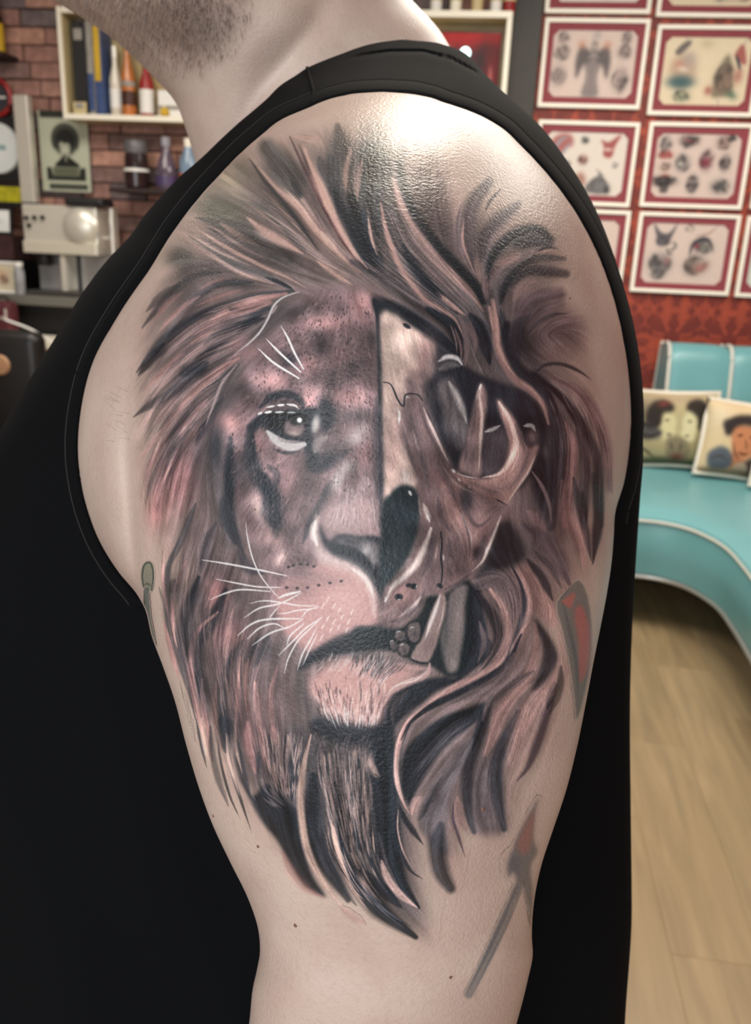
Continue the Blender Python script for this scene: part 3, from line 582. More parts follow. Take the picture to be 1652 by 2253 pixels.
# far left: upright, disc, clock, small shelf items
up = MB().box(-0.036, 0.036, -0.03, 0.02, 0, 0.475, 0.004, 1).build('upright', M_stl, None, W(-2.472, 1.4895, 0.115), RZ); up.name = 'steel_upright'; tag(up, 'vertical grey steel upright on the bricks left of the poster', 'upright')
di = empty('round_sign', W(-2.645, 1.735, 0.06), RZ, 'round white sign on a dark backing cut by the left edge', 'sign')
MB().lathe([(0.0, -0.03), (0.112, -0.03), (0.117, -0.022), (0.117, -0.012)], (0, 0, 0), 40, 'y').build('disc', mat('white_enamel', (226, 232, 230), 0.4, var=0.05), di, smooth=True)
MB().box(-0.13, 0.115, -0.012, 0.02, -0.15, 0.14, 0.003, 1).build('backing', M_blk, di); MB().box(-0.06, 0.05, -0.0315, -0.029, -0.008, 0.016).build('lettering', mat('grey_green_print', (150, 176, 176), 0.5), di)
yb = thing_box('yellow_box', -2.70, -2.535, 1.4895, 1.575, 0.05, 0.07, mat('acid_yellow', (188, 180, 36), 0.5, var=0.3, scale=28), 'acid yellow box at the left edge below the white disc', 'box', (('lid_strip', .86, 1.0, 0, 1, M_blk),))
wb = MB().box(-0.16, 0.268, -0.15, 0.0, -0.018, 0, 0.002, 1).build('wall_shelf', M_blk, None, W(-2.70, 1.489, 0.02), RZ); tag(wb, 'dark shelf at the left edge carrying the yellow box', 'shelf')
ck = empty('wall_clock', W(-2.640, 1.962, 0.05), RZ, 'small round clock with a red rim at the left edge', 'clock')
MB().tube([(0.078 * math.cos(a), -0.015, 0.078 * math.sin(a)) for a in np.linspace(0, 2 * math.pi, 32, endpoint=False)], 0.012, 8, True).build('rim', M_red, ck, smooth=True); MB().lathe([(0, -0.01), (0.075, -0.01), (0.075, 0.02)], (0, 0, 0), 32, 'y').build('face', mat('clock_face', (60, 60, 64), 0.3), ck); MB().box(-0.004, 0.05, -0.014, -0.011, -0.004, 0.004).build('hand', M_wht, ck)
bottle('bottle', -2.592, 2.142, 0.09, [(0.03, 0), (0.034, 0.01), (0.034, 0.15), (0.014, 0.20), (0.013, 0.26), (0, 0.262)], mat('amber_bottle', (40, 30, 20), 0.2), 'dark bottle with a yellow label in the top left corner', parts=(('label', [(0.0346, 0.01), (0.0346, 0.125)], M_yel), ('cap', [(0.015, 0.22), (0.015, 0.266), (0, 0.267)], M_wht)))
ws = MB().box(-0.12, 0.07, -0.14, 0.0, -0.018, 0, 0.002, 1).build('wall_shelf', mat('dark_shelf_wood', (44, 28, 24), 0.6), None, W(-2.60, 2.1415, 0.02), RZ); tag(ws, 'small shelf holding the yellow labelled bottle, top left corner', 'shelf')

# ------------------------------------------------------------------ counter, coffee machine and clutter
ct = empty('bar_counter', W(-2.15, 0, 0.21), RZ, 'dark counter with a grey worktop under the coffee machine', 'counter')
MB().box(-0.93, 0.75, -0.20, 0.185, 1.03, 1.075, 0.004, 1).build('worktop', mat('grey_worktop', (110, 108, 100), 0.35), ct); MB().box(-0.93, 0.75, -0.14, 0.185, 0.0, 1.03).build('body', mat('counter_black', (20, 19, 19), 0.6), ct)
rc = empty('red_tool_cabinet', W(-2.17, 0, 0.52), RZ, 'red cabinet with a cream top before the dark counter', 'cabinet')
MB().box(-0.22, 0.22, -0.12, 0.12, 0.04, 0.862, 0.006, 1).build('body', mat('red_lacquer', (130, 20, 26), 0.3), rc); MB().box(-0.23, 0.23, -0.125, 0.125, 0.863, 0.895, 0.004, 1).build('top', M_cream, rc)
for k in range(4):
    d = MB().box(-0.2, 0.2, -0.13, -0.121, 0.08 + k * 0.195, 0.262 + k * 0.195, 0.004, 1).build('drawer', mat('red_lacquer', (130, 20, 26), 0.3), rc); MB().box(-0.12, 0.12, -0.142, -0.131, 0.22 + k * 0.195, 0.235 + k * 0.195, 0.003, 1).build('handle', M_stl, d)
cm = empty('coffee_machine', W(-2.19, 1.0755, 0.22), RZ, 'brushed steel coffee machine with black top handle on the dark counter', 'coffee machine')
MB().box(-0.20, 0.165, -0.13, 0.10, 0.19, 0.405, 0.008, 2).build('body', M_stl, cm); MB().box(-0.20, 0.165, -0.02, 0.10, 0.02, 0.19, 0.003, 1).build('back_plate', mat('dark_steel', (190, 190, 188), 0.25, 0.5), cm)
MB().box(-0.205, 0.175, -0.15, 0.10, 0.0, 0.022, 0.004, 1).build('drip_tray', mat('tray_steel', (110, 110, 108), 0.3, 0.8), cm)
MB().box(-0.20, 0.165, -0.145, -0.131, 0.19, 0.245, 0.005, 2).build('front_band', mat('cream_steel', (226, 222, 204), 0.3, 0.4), cm)
mb = MB(); mb.lathe([(0.0, -0.165), (0.05, -0.162), (0.078, -0.145), (0.088, -0.131)], (0.085, 0, 0.315), 28, 'y'); mb.build('group_head', M_stl, cm, smooth=True)
MB().box(0.02, 0.205, -0.15, -0.02, 0.406, 0.44, 0.012, 2).build('top_handle', M_blk, cm); MB().box(-0.03, -0.005, -0.13, -0.021, 0.022, 0.19, 0.004, 1).build('column', M_stl, cm); MB().box(0.05, 0.062, -0.12, -0.10, 0.022, 0.19, 0.002, 1).build('tube', M_blk, cm)
MB().lathe([(0.03, 0.135), (0.034, 0.14), (0.034, 0.175), (0.03, 0.189)], (-0.13, -0.08, 0), 20).build('spout', M_blk, cm, smooth=True)
for x, zz in ((-0.175, 0.345), (-0.135, 0.347), (-0.095, 0.349), (-0.165, 0.312)): MB().lathe([(0, -0.146), (0.009, -0.146), (0.010, -0.1305)], (x, 0, zz), 14, 'y').build('button', M_blk, cm)
MB().tube([(0.166, -0.05, 0.27), (0.19, -0.06, 0.27), (0.205, -0.07, 0.34), (0.21, -0.07, 0.40), (0.212, -0.075, 0.22), (0.216, -0.08, 0.10)], 0.006, 8).build('steam_wand', M_wht, cm, smooth=True)
def d_small(c):
    c.blob(80, 60, 60, 30, 0, (196, 150, 120), .7); fig(c, 120, 90, 60, 60, (126, 96, 84), .7); fig(c, 60, 90, 50, 50, (170, 150, 120), .7)
def photo_frame(s, z, w, h, off, cvs, lab, fm):
    f = empty('photo_frame', W(s, z, off), RZ, lab, 'photo frame'); f.rotation_euler[0] = math.radians(-6)
    fmb = MB(); t = 0.012; fmb.box(-w/2, w/2, -0.012, 0, 0, t, 0.001, 1).box(-w/2, w/2, -0.012, 0, h - t, h, 0.001, 1).box(-w/2, -w/2 + t, -0.012, 0, t, h - t, 0.001, 1).box(w/2 - t, w/2, -0.012, 0, t, h - t, 0.001, 1); fmb.build('frame', fm, f)
    print_panel('photo', w - 2 * t, h - 2 * t, cvs, M_print, f, (0, -0.007, h / 2), 0.006)
photo_frame(-2.515, 1.0755, 0.165, 0.145, 0.36, sheet((206, 196, 170), d_small), 'white framed colour photo standing on the counter, left edge', M_wht)
def d_pale(c): c.blob(110, 80, 40, 20, 0, (200, 206, 204), .7); c.strokes([([(40, 110), (120, 116)], 5, .5)], (150, 160, 160))
sb = MB().box(-0.10, 0.085, -0.06, 0.12, 0, 0.118, 0.004, 1).build('dark_carton', mat('dark_red_cloth', (60, 34, 34), 0.8, var=0.5, scale=22), None, W(-2.59, 1.2195, 0.20), RZ); tag(sb, 'dark red carton at the left edge under the pale frame', 'carton')
bx = MB().box(-0.13, 0.085, -0.03, 0.12, 0, 0.143, 0.004, 1).build('storage_box', M_blk, None, W(-2.59, 1.0755, 0.17), RZ); tag(bx, 'black storage box on the counter behind the colour photo', 'box')
photo_frame(-2.605, 1.3385, 0.15, 0.125, 0.20, sheet((238, 240, 236), d_pale), 'pale sheet in a black frame left of the coffee machine', M_blk)
bottle('glass_jar', -2.412, 1.0755, 0.38, [(0.02, 0), (0.024, 0.006), (0.024, 0.10), (0.018, 0.125), (0.018, 0.14), (0, 0.141)], mat('grey_jar_glass', (150, 152, 152), 0.12, var=0.3, scale=30), 'small grey glass jar between the photo and the coffee machine', 'jar', parts=(('lid', [(0.02, 0.128), (0.021, 0.146), (0, 0.148)], M_wht),))
# dark red bag with two white letters, hanging below the worktop edge
bg = empty('red_bag', W(-2.455, 0.8955, 0.49), RZ, 'dark red bag with white letters standing at the counter edge', 'bag')
mb = MB(); mb.box(-0.075, 0.075, -0.05, 0.035, 0, 0.155, 0.02, 3); mb.build('body', mat('maroon_bag', (84, 30, 38), 0.7, var=0.2, scale=12), bg, smooth=True)
mb = MB()
for x0, pts in ((-0.012, [(0, 0), (0.010, 0), (0.010, 0.02), (0.024, 0), (0.036, 0), (0.018, 0.024), (0.036, 0.05), (0.024, 0.05), (0.010, 0.028), (0.010, 0.05), (0, 0.05)]), (0.030, [(0, 0.008), (0.012, 0), (0.03, 0.004), (0.03, 0.05), (0.02, 0.05), (0.02, 0.012), (0.010, 0.014), (0.004, 0.018)])):
    mb.prism([(x0 + a, 0.075 + b) for a, b in pts], -0.0515, -0.0495)
mb.build('lettering', mat('bag_letters', (206, 196, 186), 0.6), bg); MB().tube([(-0.05, 0, 0.15), (-0.04, -0.01, 0.175), (0.04, -0.01, 0.175), (0.05, 0, 0.15)], 0.006, 6).build('handle', M_blk, bg)
# black padded chair in the lower left and the white cable across it
ch = empty('padded_chair', W(-2.13, 0, 1.10), RZ, 'black padded chair in the dark lower left corner', 'chair')
MB().box(-0.24, 0.22, -0.05, 0.05, 0.52, 1.0, 0.04, 4).build('backrest', mat('black_leather', (22, 20, 20), 0.4), ch, smooth=True); MB().box(-0.24, 0.22, -0.46, 0.0, 0.42, 0.52, 0.03, 3).build('seat', mat('black_leather', (22, 20, 20), 0.4), ch, smooth=True)
for sx in (-0.2, 0.18):
    for sy in (-0.42, -0.02): MB().lathe([(0.012, 0), (0.016, 0.43)], (sx, sy, 0), 10).build('leg', M_stl, ch)
MB().lathe([(0, -0.062), (0.035, -0.06), (0.04, -0.05)], (0.065, 0, 0.87), 20, 'y').build('badge', mat('tan_badge', (170, 130, 96), 0.5), ch, smooth=True)
cb = MB().tube(crom([W(-2.15, 1.02, 0.95), W(-2.02, 0.985, 0.97), W(-1.90, 0.92, 0.98), W(-1.80, 0.86, 0.98), W(-1.70, 0.70, 0.98), W(-1.66, 0.3, 0.98), W(-1.64, 0.005, 0.98)], 6), 0.005, 6).build('white_cable', M_wht, None, smooth=True); tag(cb, 'thin white cable slanting across the dark corner on the left', 'cable')
# ------------------------------------------------------------------ the person (turned to the left, arm towards the viewer)
def sp(tab):
    T = np.array(sorted(tab), float); x, y = T[:, 0], T[:, 1]
    h = np.diff(x); s = np.diff(y) / h; m = np.r_[s[0], (s[:-1] * h[1:] + s[1:] * h[:-1]) / (h[1:] + h[:-1]), s[-1]]
    for i in range(1, len(m) - 1):
        if s[i - 1] * s[i] <= 0: m[i] = 0
        else: m[i] = np.sign(m[i]) * min(abs(m[i]), 2.6 * min(abs(s[i - 1]), abs(s[i])))
    def f(q):
        q = np.asarray(q, float); qc = np.clip(q, x[0], x[-1]); i = np.clip(np.searchsorted(x, qc) - 1, 0, len(h) - 1)
        t = (qc - x[i]) / h[i]; t2, t3 = t * t, t * t * t
        return (2*t3 - 3*t2 + 1) * y[i] + (t3 - 2*t2 + t) * h[i] * m[i] + (-2*t3 + 3*t2) * y[i+1] + (t3 - t2) * h[i] * m[i+1]
    return f
def sstep(a, b, x): t = np.clip((np.asarray(x, float) - a) / (b - a), 0, 1); return t * t * (3 - 2 * t)
def P3(x, y, d):
    x, y, d = np.broadcast_arrays(np.asarray(x, float), np.asarray(y, float), np.asarray(d, float))
    return CAM + d[..., None] * (FW + RT * ((x - CX) / FPX)[..., None] - UP * ((y - CY) / FPX)[..., None])
# torso outline, depth of its mid plane and half thickness towards the viewer
XL = sp([(87, 880), (92, 840), (97, 815), (105, 787), (115, 760), (130, 720), (150, 674), (165, 652), (183, 623), (220, 584), (278, 516), (303, 489), (351, 439), (386, 398), (430, 356), (480, 313), (514, 290), (565, 242), (640, 184), (732, 128), (843, 60), (930, 10), (1000, -32), (1200, -125), (1400, -180), (1700, -225), (2253, -255), (2700, -260)])
XR = sp([(87, 890), (92, 947), (100, 982), (109, 1008), (130, 1038), (151, 1056), (200, 1105), (270, 1182), (360, 1252), (460, 1310), (560, 1350), (660, 1380), (760, 1400), (880, 1413), (1000, 1415), (1100, 1408), (1250, 1398), (1400, 1390), (1600, 1386), (1800, 1388), (2000, 1390), (2253, 1375), (2700, 1368)])
AX = sp([(87, .500), (200, .470), (400, .462), (900, .472), (1300, .487), (2253, .500), (2700, .505)])
TH = sp([(87, .004), (110, .022), (140, .042), (200, .078), (300, .098), (500, .108), (900, .100), (1300, .083), (1700, .080), (2700, .080)])
TBK = sp([(87, .03), (200, .12), (400, .20), (900, .26), (2700, .27)])
def tfold(x, y):
    """soft folds of the cloth"""
    return 0.0022 * np.sin(0.010 * x + 0.0042 * y + 0.6) * sstep(900, 1500, y) + 0.0016 * np.sin(0.021 * x - 0.008 * y) * sstep(1100, 1700, y)
NKX = np.array([766, 800, 860, 930, 990, 1050]); NKY = np.array([127, 121, 113, 113, 128, 160])
def Tn(x, y, cloth=True):
    xl, xr = XL(y), XR(y); u = np.clip((x - (xl + xr) / 2) / ((xr - xl) / 2), -1, 1)
    d = AX(y) - TH(y) * (1 - np.abs(u) ** 2.3) ** (1 / 2.3)
    if cloth:
        d = d + tfold(x, y)
        g = np.interp(x, NKX, NKY); on = sstep(750, 800, x) * (1 - sstep(1046, 1060, x))
        d = d + on * (0.006 * np.exp(-((y - g) / 4.0) ** 2) - 0.004 * sstep(-3, 9, y - g) * np.exp(-np.maximum(y - g, 0) / 40))
    return d
# visible skin outline: arm hole above, free arm below
LA = sp([(201, 836), (203, 796), (210, 752), (224, 705), (235, 681), (260, 623), (297, 574), (349, 516), (384, 483), (413, 456), (500, 387), (590, 330), (690, 262), (790, 207), (900, 178), (980, 171), (1060, 178), (1130, 195), (1200, 224), (1260, 262), (1310, 303), (1335, 317), (1400, 334), (1465, 358), (1540, 384), (1640, 410), (1740, 440), (1820, 470), (1900, 508), (1980, 547), (2050, 569), (2090, 572), (2130, 566), (2170, 557), (2253, 548), (2400, 520), (2700, 480), (3100, 470)])
RA = sp([(201, 846), (203, 887), (210, 935), (224, 978), (245, 1038), (278, 1100), (320, 1146), (380, 1202), (460, 1262), (550, 1311), (640, 1345), (740, 1370), (840, 1384), (920, 1388), (1000, 1383), (1060, 1373), (1130, 1353), (1180, 1350), (1230, 1346), (1300, 1336), (1380, 1321), (1460, 1305), (1540, 1290), (1640, 1270), (1740, 1245), (1830, 1215), (1900, 1192), (1990, 1174), (2060, 1170), (2095, 1172), (2160, 1160), (2253, 1136), (2400, 1090), (2700, 1010), (3100, 960)])
FR = sp([(201, .3905), (215, .378), (240, .362), (300, .338), (400, .316), (600, .292), (900, .281), (1300, .282), (1700, .292), (2000, .304), (2253, .318), (2700, .345), (3100, .37)])
RIMF = sp([(1000, .36), (1300, .352), (1700, .352), (2000, .358), (2253, .37), (2700, .39), (3100, .41)])
def rims(y):
    l, r = LA(y), RA(y); eL = 1 - sstep(1120, 1520, y); eR = 1 - sstep(980, 1480, y)
    return l, r, eL, eR, eL * (Tn(l, y, False) + .003) + (1 - eL) * RIMF(y), eR * (Tn(r, y, False) + .003) + (1 - eR) * RIMF(y)
CRX = sp([(700, 300), (850, 280), (1000, 277), (1100, 283), (1200, 291), (1310, 308), (1400, 330)])
def Fd(x, y):
    """depth of the arm's skin towards the viewer"""
    l, r, eL, eR, dl, dr = rims(y); u = np.clip((x - (l + r) / 2) / ((r - l) / 2), -1, 1)
    rim = dl + (dr - dl) * (u + 1) / 2
    q = np.sqrt(np.maximum(0, 1 - u * u)); d = rim - (rim - FR(y)) * q
    d = d + 0.022 * np.clip(-(x - l) / 25., 0, 1) + 0.022 * np.clip((x - r) / 25., 0, 1)
    # fold between chest and arm, biceps / triceps relief, elbow hollow
    c = CRX(y); a = sstep(840, 1080, y) * (1 - sstep(1310, 1350, y))
    d = d + a * (0.0035 * np.exp(-((x - c) / 12.) ** 2) - 0.0020 * np.exp(-((x - c - 40) / 26.) ** 2) - 0.0025 * np.exp(-((x - c + 44) / 30.) ** 2))
    d = d + 0.0035 * np.exp(-((x - 760) / 150.) ** 2 - ((y - 2110) / 90.) ** 2) - 0.003 * np.exp(-((x - 640) / 90.) ** 2 - ((y - 2190) / 90.) ** 2)
    return d
def loft(ys, ring):
    R = [ring(y) for y in ys]; n = len(R[0]); V = np.vstack(R); m = len(ys); i = np.arange(m * n).reshape(m, n)
    j = np.roll(i, -1, 1); Q = np.dstack([i[:-1], j[:-1], j[1:], i[1:]]).reshape(-1, 4)
    return V, Q, i
def closed(name, V, Q, i):
    c0, c1 = V[i[0]].mean(0), V[i[-1]].mean(0); n = len(V); V = np.vstack([V, c0, c1]); T = []
    me_q = [tuple(q) for q in Q.tolist()]
    for a, b in zip(i[0], np.roll(i[0], -1)): T.append((int(b), int(a), n))
    for a, b in zip(i[-1], np.roll(i[-1], -1)): T.append((int(a), int(b), n + 1))
    me = bpy.data.meshes.new(name); me.from_pydata(V.tolist(), [], me_q + T); me.update()
    bm = bmesh.new(); bm.from_mesh(me); bmesh.ops.recalc_face_normals(bm, faces=bm.faces); bm.to_mesh(me); bm.free()
    return me
def cosw(n): return -np.cos(np.linspace(0, math.pi, n))
def arm_ring(y):
    l, r, eL, eR, dl, dr = rims(y); w = cosw(200); xeL, xeR = 1 - sstep(1020, 1150, y), 1 - sstep(900, 1010, y); x0, x1 = max(l - 26 * xeL, XL(y) + 14), min(r + 26 * xeR, max(XR(y) - 14, r))
    x = (x0 + x1) / 2 + w * (x1 - x0) / 2; f = P3(x, y, Fd(x, y))
    wb = -cosw(48)[1:-1]; xb = (x0 + x1) / 2 + wb * (x1 - x0) / 2; att = max(eL, eR)
    base = dl + .024 * xeL + ((dr + .024 * xeR) - dl - .024 * xeL) * (wb + 1) / 2
    return np.vstack([f, P3(xb, y, base + (.052 - .02 * att) * np.sqrt(1 - wb ** 2))])
ysA = np.r_[201 + 40 * np.linspace(0.02, 1, 22) ** 2, np.arange(248, 2440, 7.0), np.arange(2450, 3101, 25)]
def torso_ring_f(shr, n=170):
    def f(y):
        xl, xr = XL(y) + shr[0], XR(y) - shr[0]; w = cosw(n); x = (xl + xr) / 2 + w * (xr - xl) / 2
        fr = P3(x, y, Tn(x, y, shr[2]) + shr[1]); wb = -cosw(60)[1:-1]; xb = (xl + xr) / 2 + wb * (xr - xl) / 2
        return np.vstack([fr, P3(xb, y, AX(y) + shr[1] + TBK(y) * np.sqrt(1 - wb ** 2))])
    return f
# neck and head
NL = sp([(520, 520), (430, 452), (380, 436), (346, 427), (279, 407), (221, 383), (163, 331), (122, 290), (87, 250), (35, 174), (0, 116), (-30, 62), (-70, 0), (-120, -44), (-200, -66), (-330, -60), (-500, -40), (-700, 20), (-850, 120), (-950, 300), (-1000, 480)])
NR = sp([(520, 900), (430, 930), (300, 985), (200, 1012), (140, 1008), (95, 985), (60, 962), (30, 935), (0, 907), (-60, 886), (-150, 890), (-330, 950), (-500, 985), (-700, 950), (-850, 860), (-950, 720), (-1000, 560)])
NA = sp([(520, .60), (300, .585), (100, .575), (-100, .565), (-1000, .56)]); NT = sp([(520, .07), (300, .072), (120, .070), (0, .072), (-150, .078), (-500, .085), (-850, .07), (-1000, .03)])
def neck_ring(y):
    xl, xr = NL(y), NR(y); w = cosw(120); x = (xl + xr) / 2 + w * (xr - xl) / 2
    d = NA(y) - NT(y) * (1 - w * w) ** .5
    g = np.interp(y, [0, 60, 190, 330], [720, 690, 580, 500]); d = d + (0.0035 * np.exp(-((x - g) / 30.) ** 2) - 0.003 * np.exp(-((x - g + 90) / 50.) ** 2)) * sstep(-60, 20, y) * (1 - sstep(300, 400, y))
    d = d - 0.034 * np.exp(-((x - np.interp(y, [-60, 0, 120, 200], [330, 360, 400, 400])) / 210.) ** 2) * (1 - sstep(-40, 200, y)) * sstep(-340, -90, y)
    wb = -cosw(50)[1:-1]; xb = (xl + xr) / 2 + wb * (xr - xl) / 2
    return np.vstack([P3(x, y, d), P3(xb, y, NA(y) + NT(y) * np.sqrt(1 - wb ** 2))])
def bool_union(base, others):
    tmp = bpy.data.objects.new('tmp_base', base); COL.objects.link(tmp); extra = []
    for me in others:
        o = bpy.data.objects.new('tmp_add', me); COL.objects.link(o); extra.append(o)
        md = tmp.modifiers.new('u', 'BOOLEAN'); md.operation = 'UNION'; md.solver = 'EXACT'; md.object = o
    dg = bpy.context.evaluated_depsgraph_get(); res = bpy.data.meshes.new_from_object(tmp.evaluated_get(dg))
    for o in [tmp] + extra: bpy.data.objects.remove(o, do_unlink=True)
    return res
INK = lambda c: lin(c)
def skin_mat(name, ink):
    m = bpy.data.materials.new(name); m.use_nodes = True; nt = m.node_tree; b = nt.nodes['Principled BSDF']
    tc = nt.nodes.new('ShaderNodeTexCoord')
    def noise(sc, det, dist=0.0):
        n = nt.nodes.new('ShaderNodeTexNoise'); n.inputs['Scale'].default_value = sc; n.inputs['Detail'].default_value = det; n.inputs['Distortion'].default_value = dist
        nt.links.new(tc.outputs['Object'], n.inputs['Vector']); return n.outputs[0]
    r = nt.nodes.new('ShaderNodeValToRGB'); e = r.color_ramp.elements
    e[0].position = 0.33; e[0].color = (*lin((186, 162, 151)), 1); e[1].position = 0.68; e[1].color = (*lin((200, 180, 168)), 1)
    nt.links.new(noise(26, 5), r.inputs[0])
    r2 = nt.nodes.new('ShaderNodeValToRGB'); e = r2.color_ramp.elements; e[0].position = 0.36; e[0].color = (0.86, 0.84, 0.83, 1); e[1].position = 0.5; e[1].color = (1, 1, 1, 1)
    nt.links.new(noise(420, 2), r2.inputs[0])
    mu = nt.nodes.new('ShaderNodeMix'); mu.data_type = 'RGBA'; mu.blend_type = 'MULTIPLY'; mu.inputs[0].default_value = 0.35
    nt.links.new(r.outputs[0], mu.inputs[6]); nt.links.new(r2.outputs[0], mu.inputs[7]); col = mu.outputs[2]
    if ink:
        at = nt.nodes.new('ShaderNodeAttribute'); at.attribute_name = 'print'
        gr = nt.nodes.new('ShaderNodeMix'); gr.data_type = 'RGBA'; gr.blend_type = 'OVERLAY'; gr.inputs[0].default_value = 0.28
        nt.links.new(at.outputs['Color'], gr.inputs[6]); nt.links.new(noise(900, 3), gr.inputs[7])
        mx = nt.nodes.new('ShaderNodeMix'); mx.data_type = 'RGBA'; nt.links.new(at.outputs['Alpha'], mx.inputs[0]); nt.links.new(col, mx.inputs[6]); nt.links.new(gr.outputs[2], mx.inputs[7]); col = mx.outputs[2]
    nt.links.new(col, b.inputs['Base Color']); b.inputs['Roughness'].default_value = 0.36; b.inputs['Specular IOR Level'].default_value = 0.34
    bp = nt.nodes.new('ShaderNodeBump'); bp.inputs['Strength'].default_value = 0.42; bp.inputs['Distance'].default_value = 0.0007
    nt.links.new(noise(760, 2), bp.inputs['Height']); nt.links.new(bp.outputs[0], b.inputs['Normal'])
    return m
M_skin = skin_mat('skin', False); M_ink = skin_mat('inked_skin', True)
person = empty('person', tuple(np.r_[P3(700, 2253, .52)[:2], 0]), 0, 'person in a black tank top with a large lion tattoo on the bare upper arm', 'person')
PO = np.array(person.location)
arm_me = closed('arm', *loft(ysA, arm_ring))
ysT = np.r_[87 + 30 * np.linspace(0.02, 1, 14) ** 1.5, np.arange(122, 560, 8.0), np.arange(566, 2700, 26.0)]
tor_me = closed('torso', *loft(ysT, torso_ring_f((9, .0055, False), 90)))
neck_me = closed('neck', *loft(np.r_[np.arange(520, -200, -12.0), np.arange(-215, -1001, -26.0)], neck_ring))
body_me = bool_union(arm_me, [tor_me, neck_me])
def to_local(me): me.transform(Matrix.Translation(-Vector(PO)))
print('BODY', len(body_me.vertices)); to_local(body_me); body_me.materials.clear()
body = link('body', body_me, M_skin, person, smooth=True)
# tank top
V, Q, idx = loft(np.r_[87 + 30 * np.linspace(0.02, 1, 18) ** 1.5, np.arange(121, 1500, 6.0), np.arange(1510, 2700, 22.0)], torso_ring_f((0, 0.0, True), 230))
ysS = np.r_[87 + 30 * np.linspace(0.02, 1, 18) ** 1.5, np.arange(121, 1500, 6.0), np.arange(1510, 2700, 22.0)]
n = idx.shape[1]; w = cosw(230); PX = np.full((len(ysS), n), 1e9)
for k, y in enumerate(ysS): PX[k, :230] = (XL(y) + XR(y)) / 2 + w * (XR(y) - XL(y)) / 2
PYs = np.repeat(ysS[:, None], n, 1)
ins = (PX > LA(PYs) - 6 + 30 * sstep(1270, 1310, PYs)) & (PX < RA(PYs) + 6 - 36 * sstep(1090, 1130, PYs)) & (PYs > 204) & (PYs < 1400) & (PX < 1e8)
insf = ins.ravel(); keep = ~np.all(insf[Q], axis=1)
Vt = np.vstack([V, V[idx[0]].mean(0), V[idx[-1]].mean(0)]) - PO
tt_me = np_mesh('tank_top', Vt, Q[keep])
def cloth_mat():
    m = mat('black_jersey', (12, 13, 15), 0.95, spec=0.08, sheen=0.0, bump=0.25, bscale=1500); return m
M_cloth = cloth_mat(); MATS['black_jersey'].node_tree.nodes['Bump'].inputs['Distance'].default_value = 0.0004
top = link('tank_top', tt_me, M_cloth, person)
# rolled hem round the arm hole
ya = np.r_[201 + 48 * np.linspace(0, 1, 24) ** 2, np.arange(256, 1316, 8.0)]; yb_ = np.r_[201 + 48 * np.linspace(0, 1, 24) ** 2, np.arange(256, 1150, 8.0)]
lp_ = [(float(LA(y)), float(y)) for y in ya[::-1]] + [(float(RA(y)), float(y)) for y in yb_]
low = crom([(1353, 1146), (1290, 1180), (1180, 1290), (900, 1390), (600, 1390), (430, 1350), (360, 1325), (303, 1312)], 14)[1:-1]
lp_ = np.array(lp_ + [tuple(p) for p in low]); tg = np.roll(lp_, -1, 0) - np.roll(lp_, 1, 0); tg /= np.hypot(*tg.T)[:, None]; nr = np.stack([tg[:, 1], -tg[:, 0]], 1)
prof = [(-1, .004), (-1.5, -.0005), (1, -.0022), (6, -.0034), (14, -.0036), (20, -.003), (23, -.0016), (25, .0010), (27, .003)]
def hem(lp_, nr, prof, closed_=True):
    rings = []
    for o, dd in prof:
        q = lp_ + nr * o; rings.append(P3(q[:, 0], q[:, 1], Tn(q[:, 0], np.maximum(q[:, 1], 88)) + dd))
    A = np.stack(rings, 1); m, k = A.shape[:2]; i = np.arange(m * k).reshape(m, k); j = np.roll(i, -1, 0)
    if not closed_: i, j = i[:-1], j[:-1]
    QQ = np.dstack([i[:, :-1], j[:, :-1], j[:, 1:], i[:, 1:]]).reshape(-1, 4)
    return A.reshape(-1, 3) - PO, QQ
link('armhole_hem', np_mesh('armhole_hem', *hem(lp_, nr, prof)), M_cloth, top)
# pale stitching along the hem and the neckline
M_sti = mat('grey_thread', (36, 36, 35), 0.8)
qs = lp_ + nr * 27.5; A = P3(qs[:, 0], qs[:, 1], Tn(qs[:, 0], np.maximum(qs[:, 1], 88)) - .0001) - PO
MB().tube([tuple(p) for p in A[:len(ya) + len(yb_)]], 0.0003, 5).build('stitching', M_sti, top, smooth=True)
# shoulder seam and far side of the chest
ce = lambda y: (max(1e-4, 1 - abs((y - 600) / 216) ** 2.6)) ** (1 / 2.6); ang = np.linspace(0, 2 * math.pi, 40, endpoint=False)
V2, Q2, i2 = loft(600 + 216 * np.sin(np.linspace(-math.pi / 2, math.pi / 2, 36)), lambda y: P3(478 + 0.12 * (600 - y) + 178 * ce(y) * np.cos(ang), y, .585 + .085 * ce(y) * np.sin(ang)))
link('chest_front', np_mesh('chest_front', V2 - PO, Q2), M_cloth, top)
q = crom([(676, 150), (684, 178), (690, 205), (686, 226)], 8); A = P3(q[:, 0], q[:, 1], Tn(q[:, 0], q[:, 1]) - .0012) - PO
MB().tube([tuple(p) for p in A], 0.0011, 6).build('shoulder_seam', M_cloth, top, smooth=True)
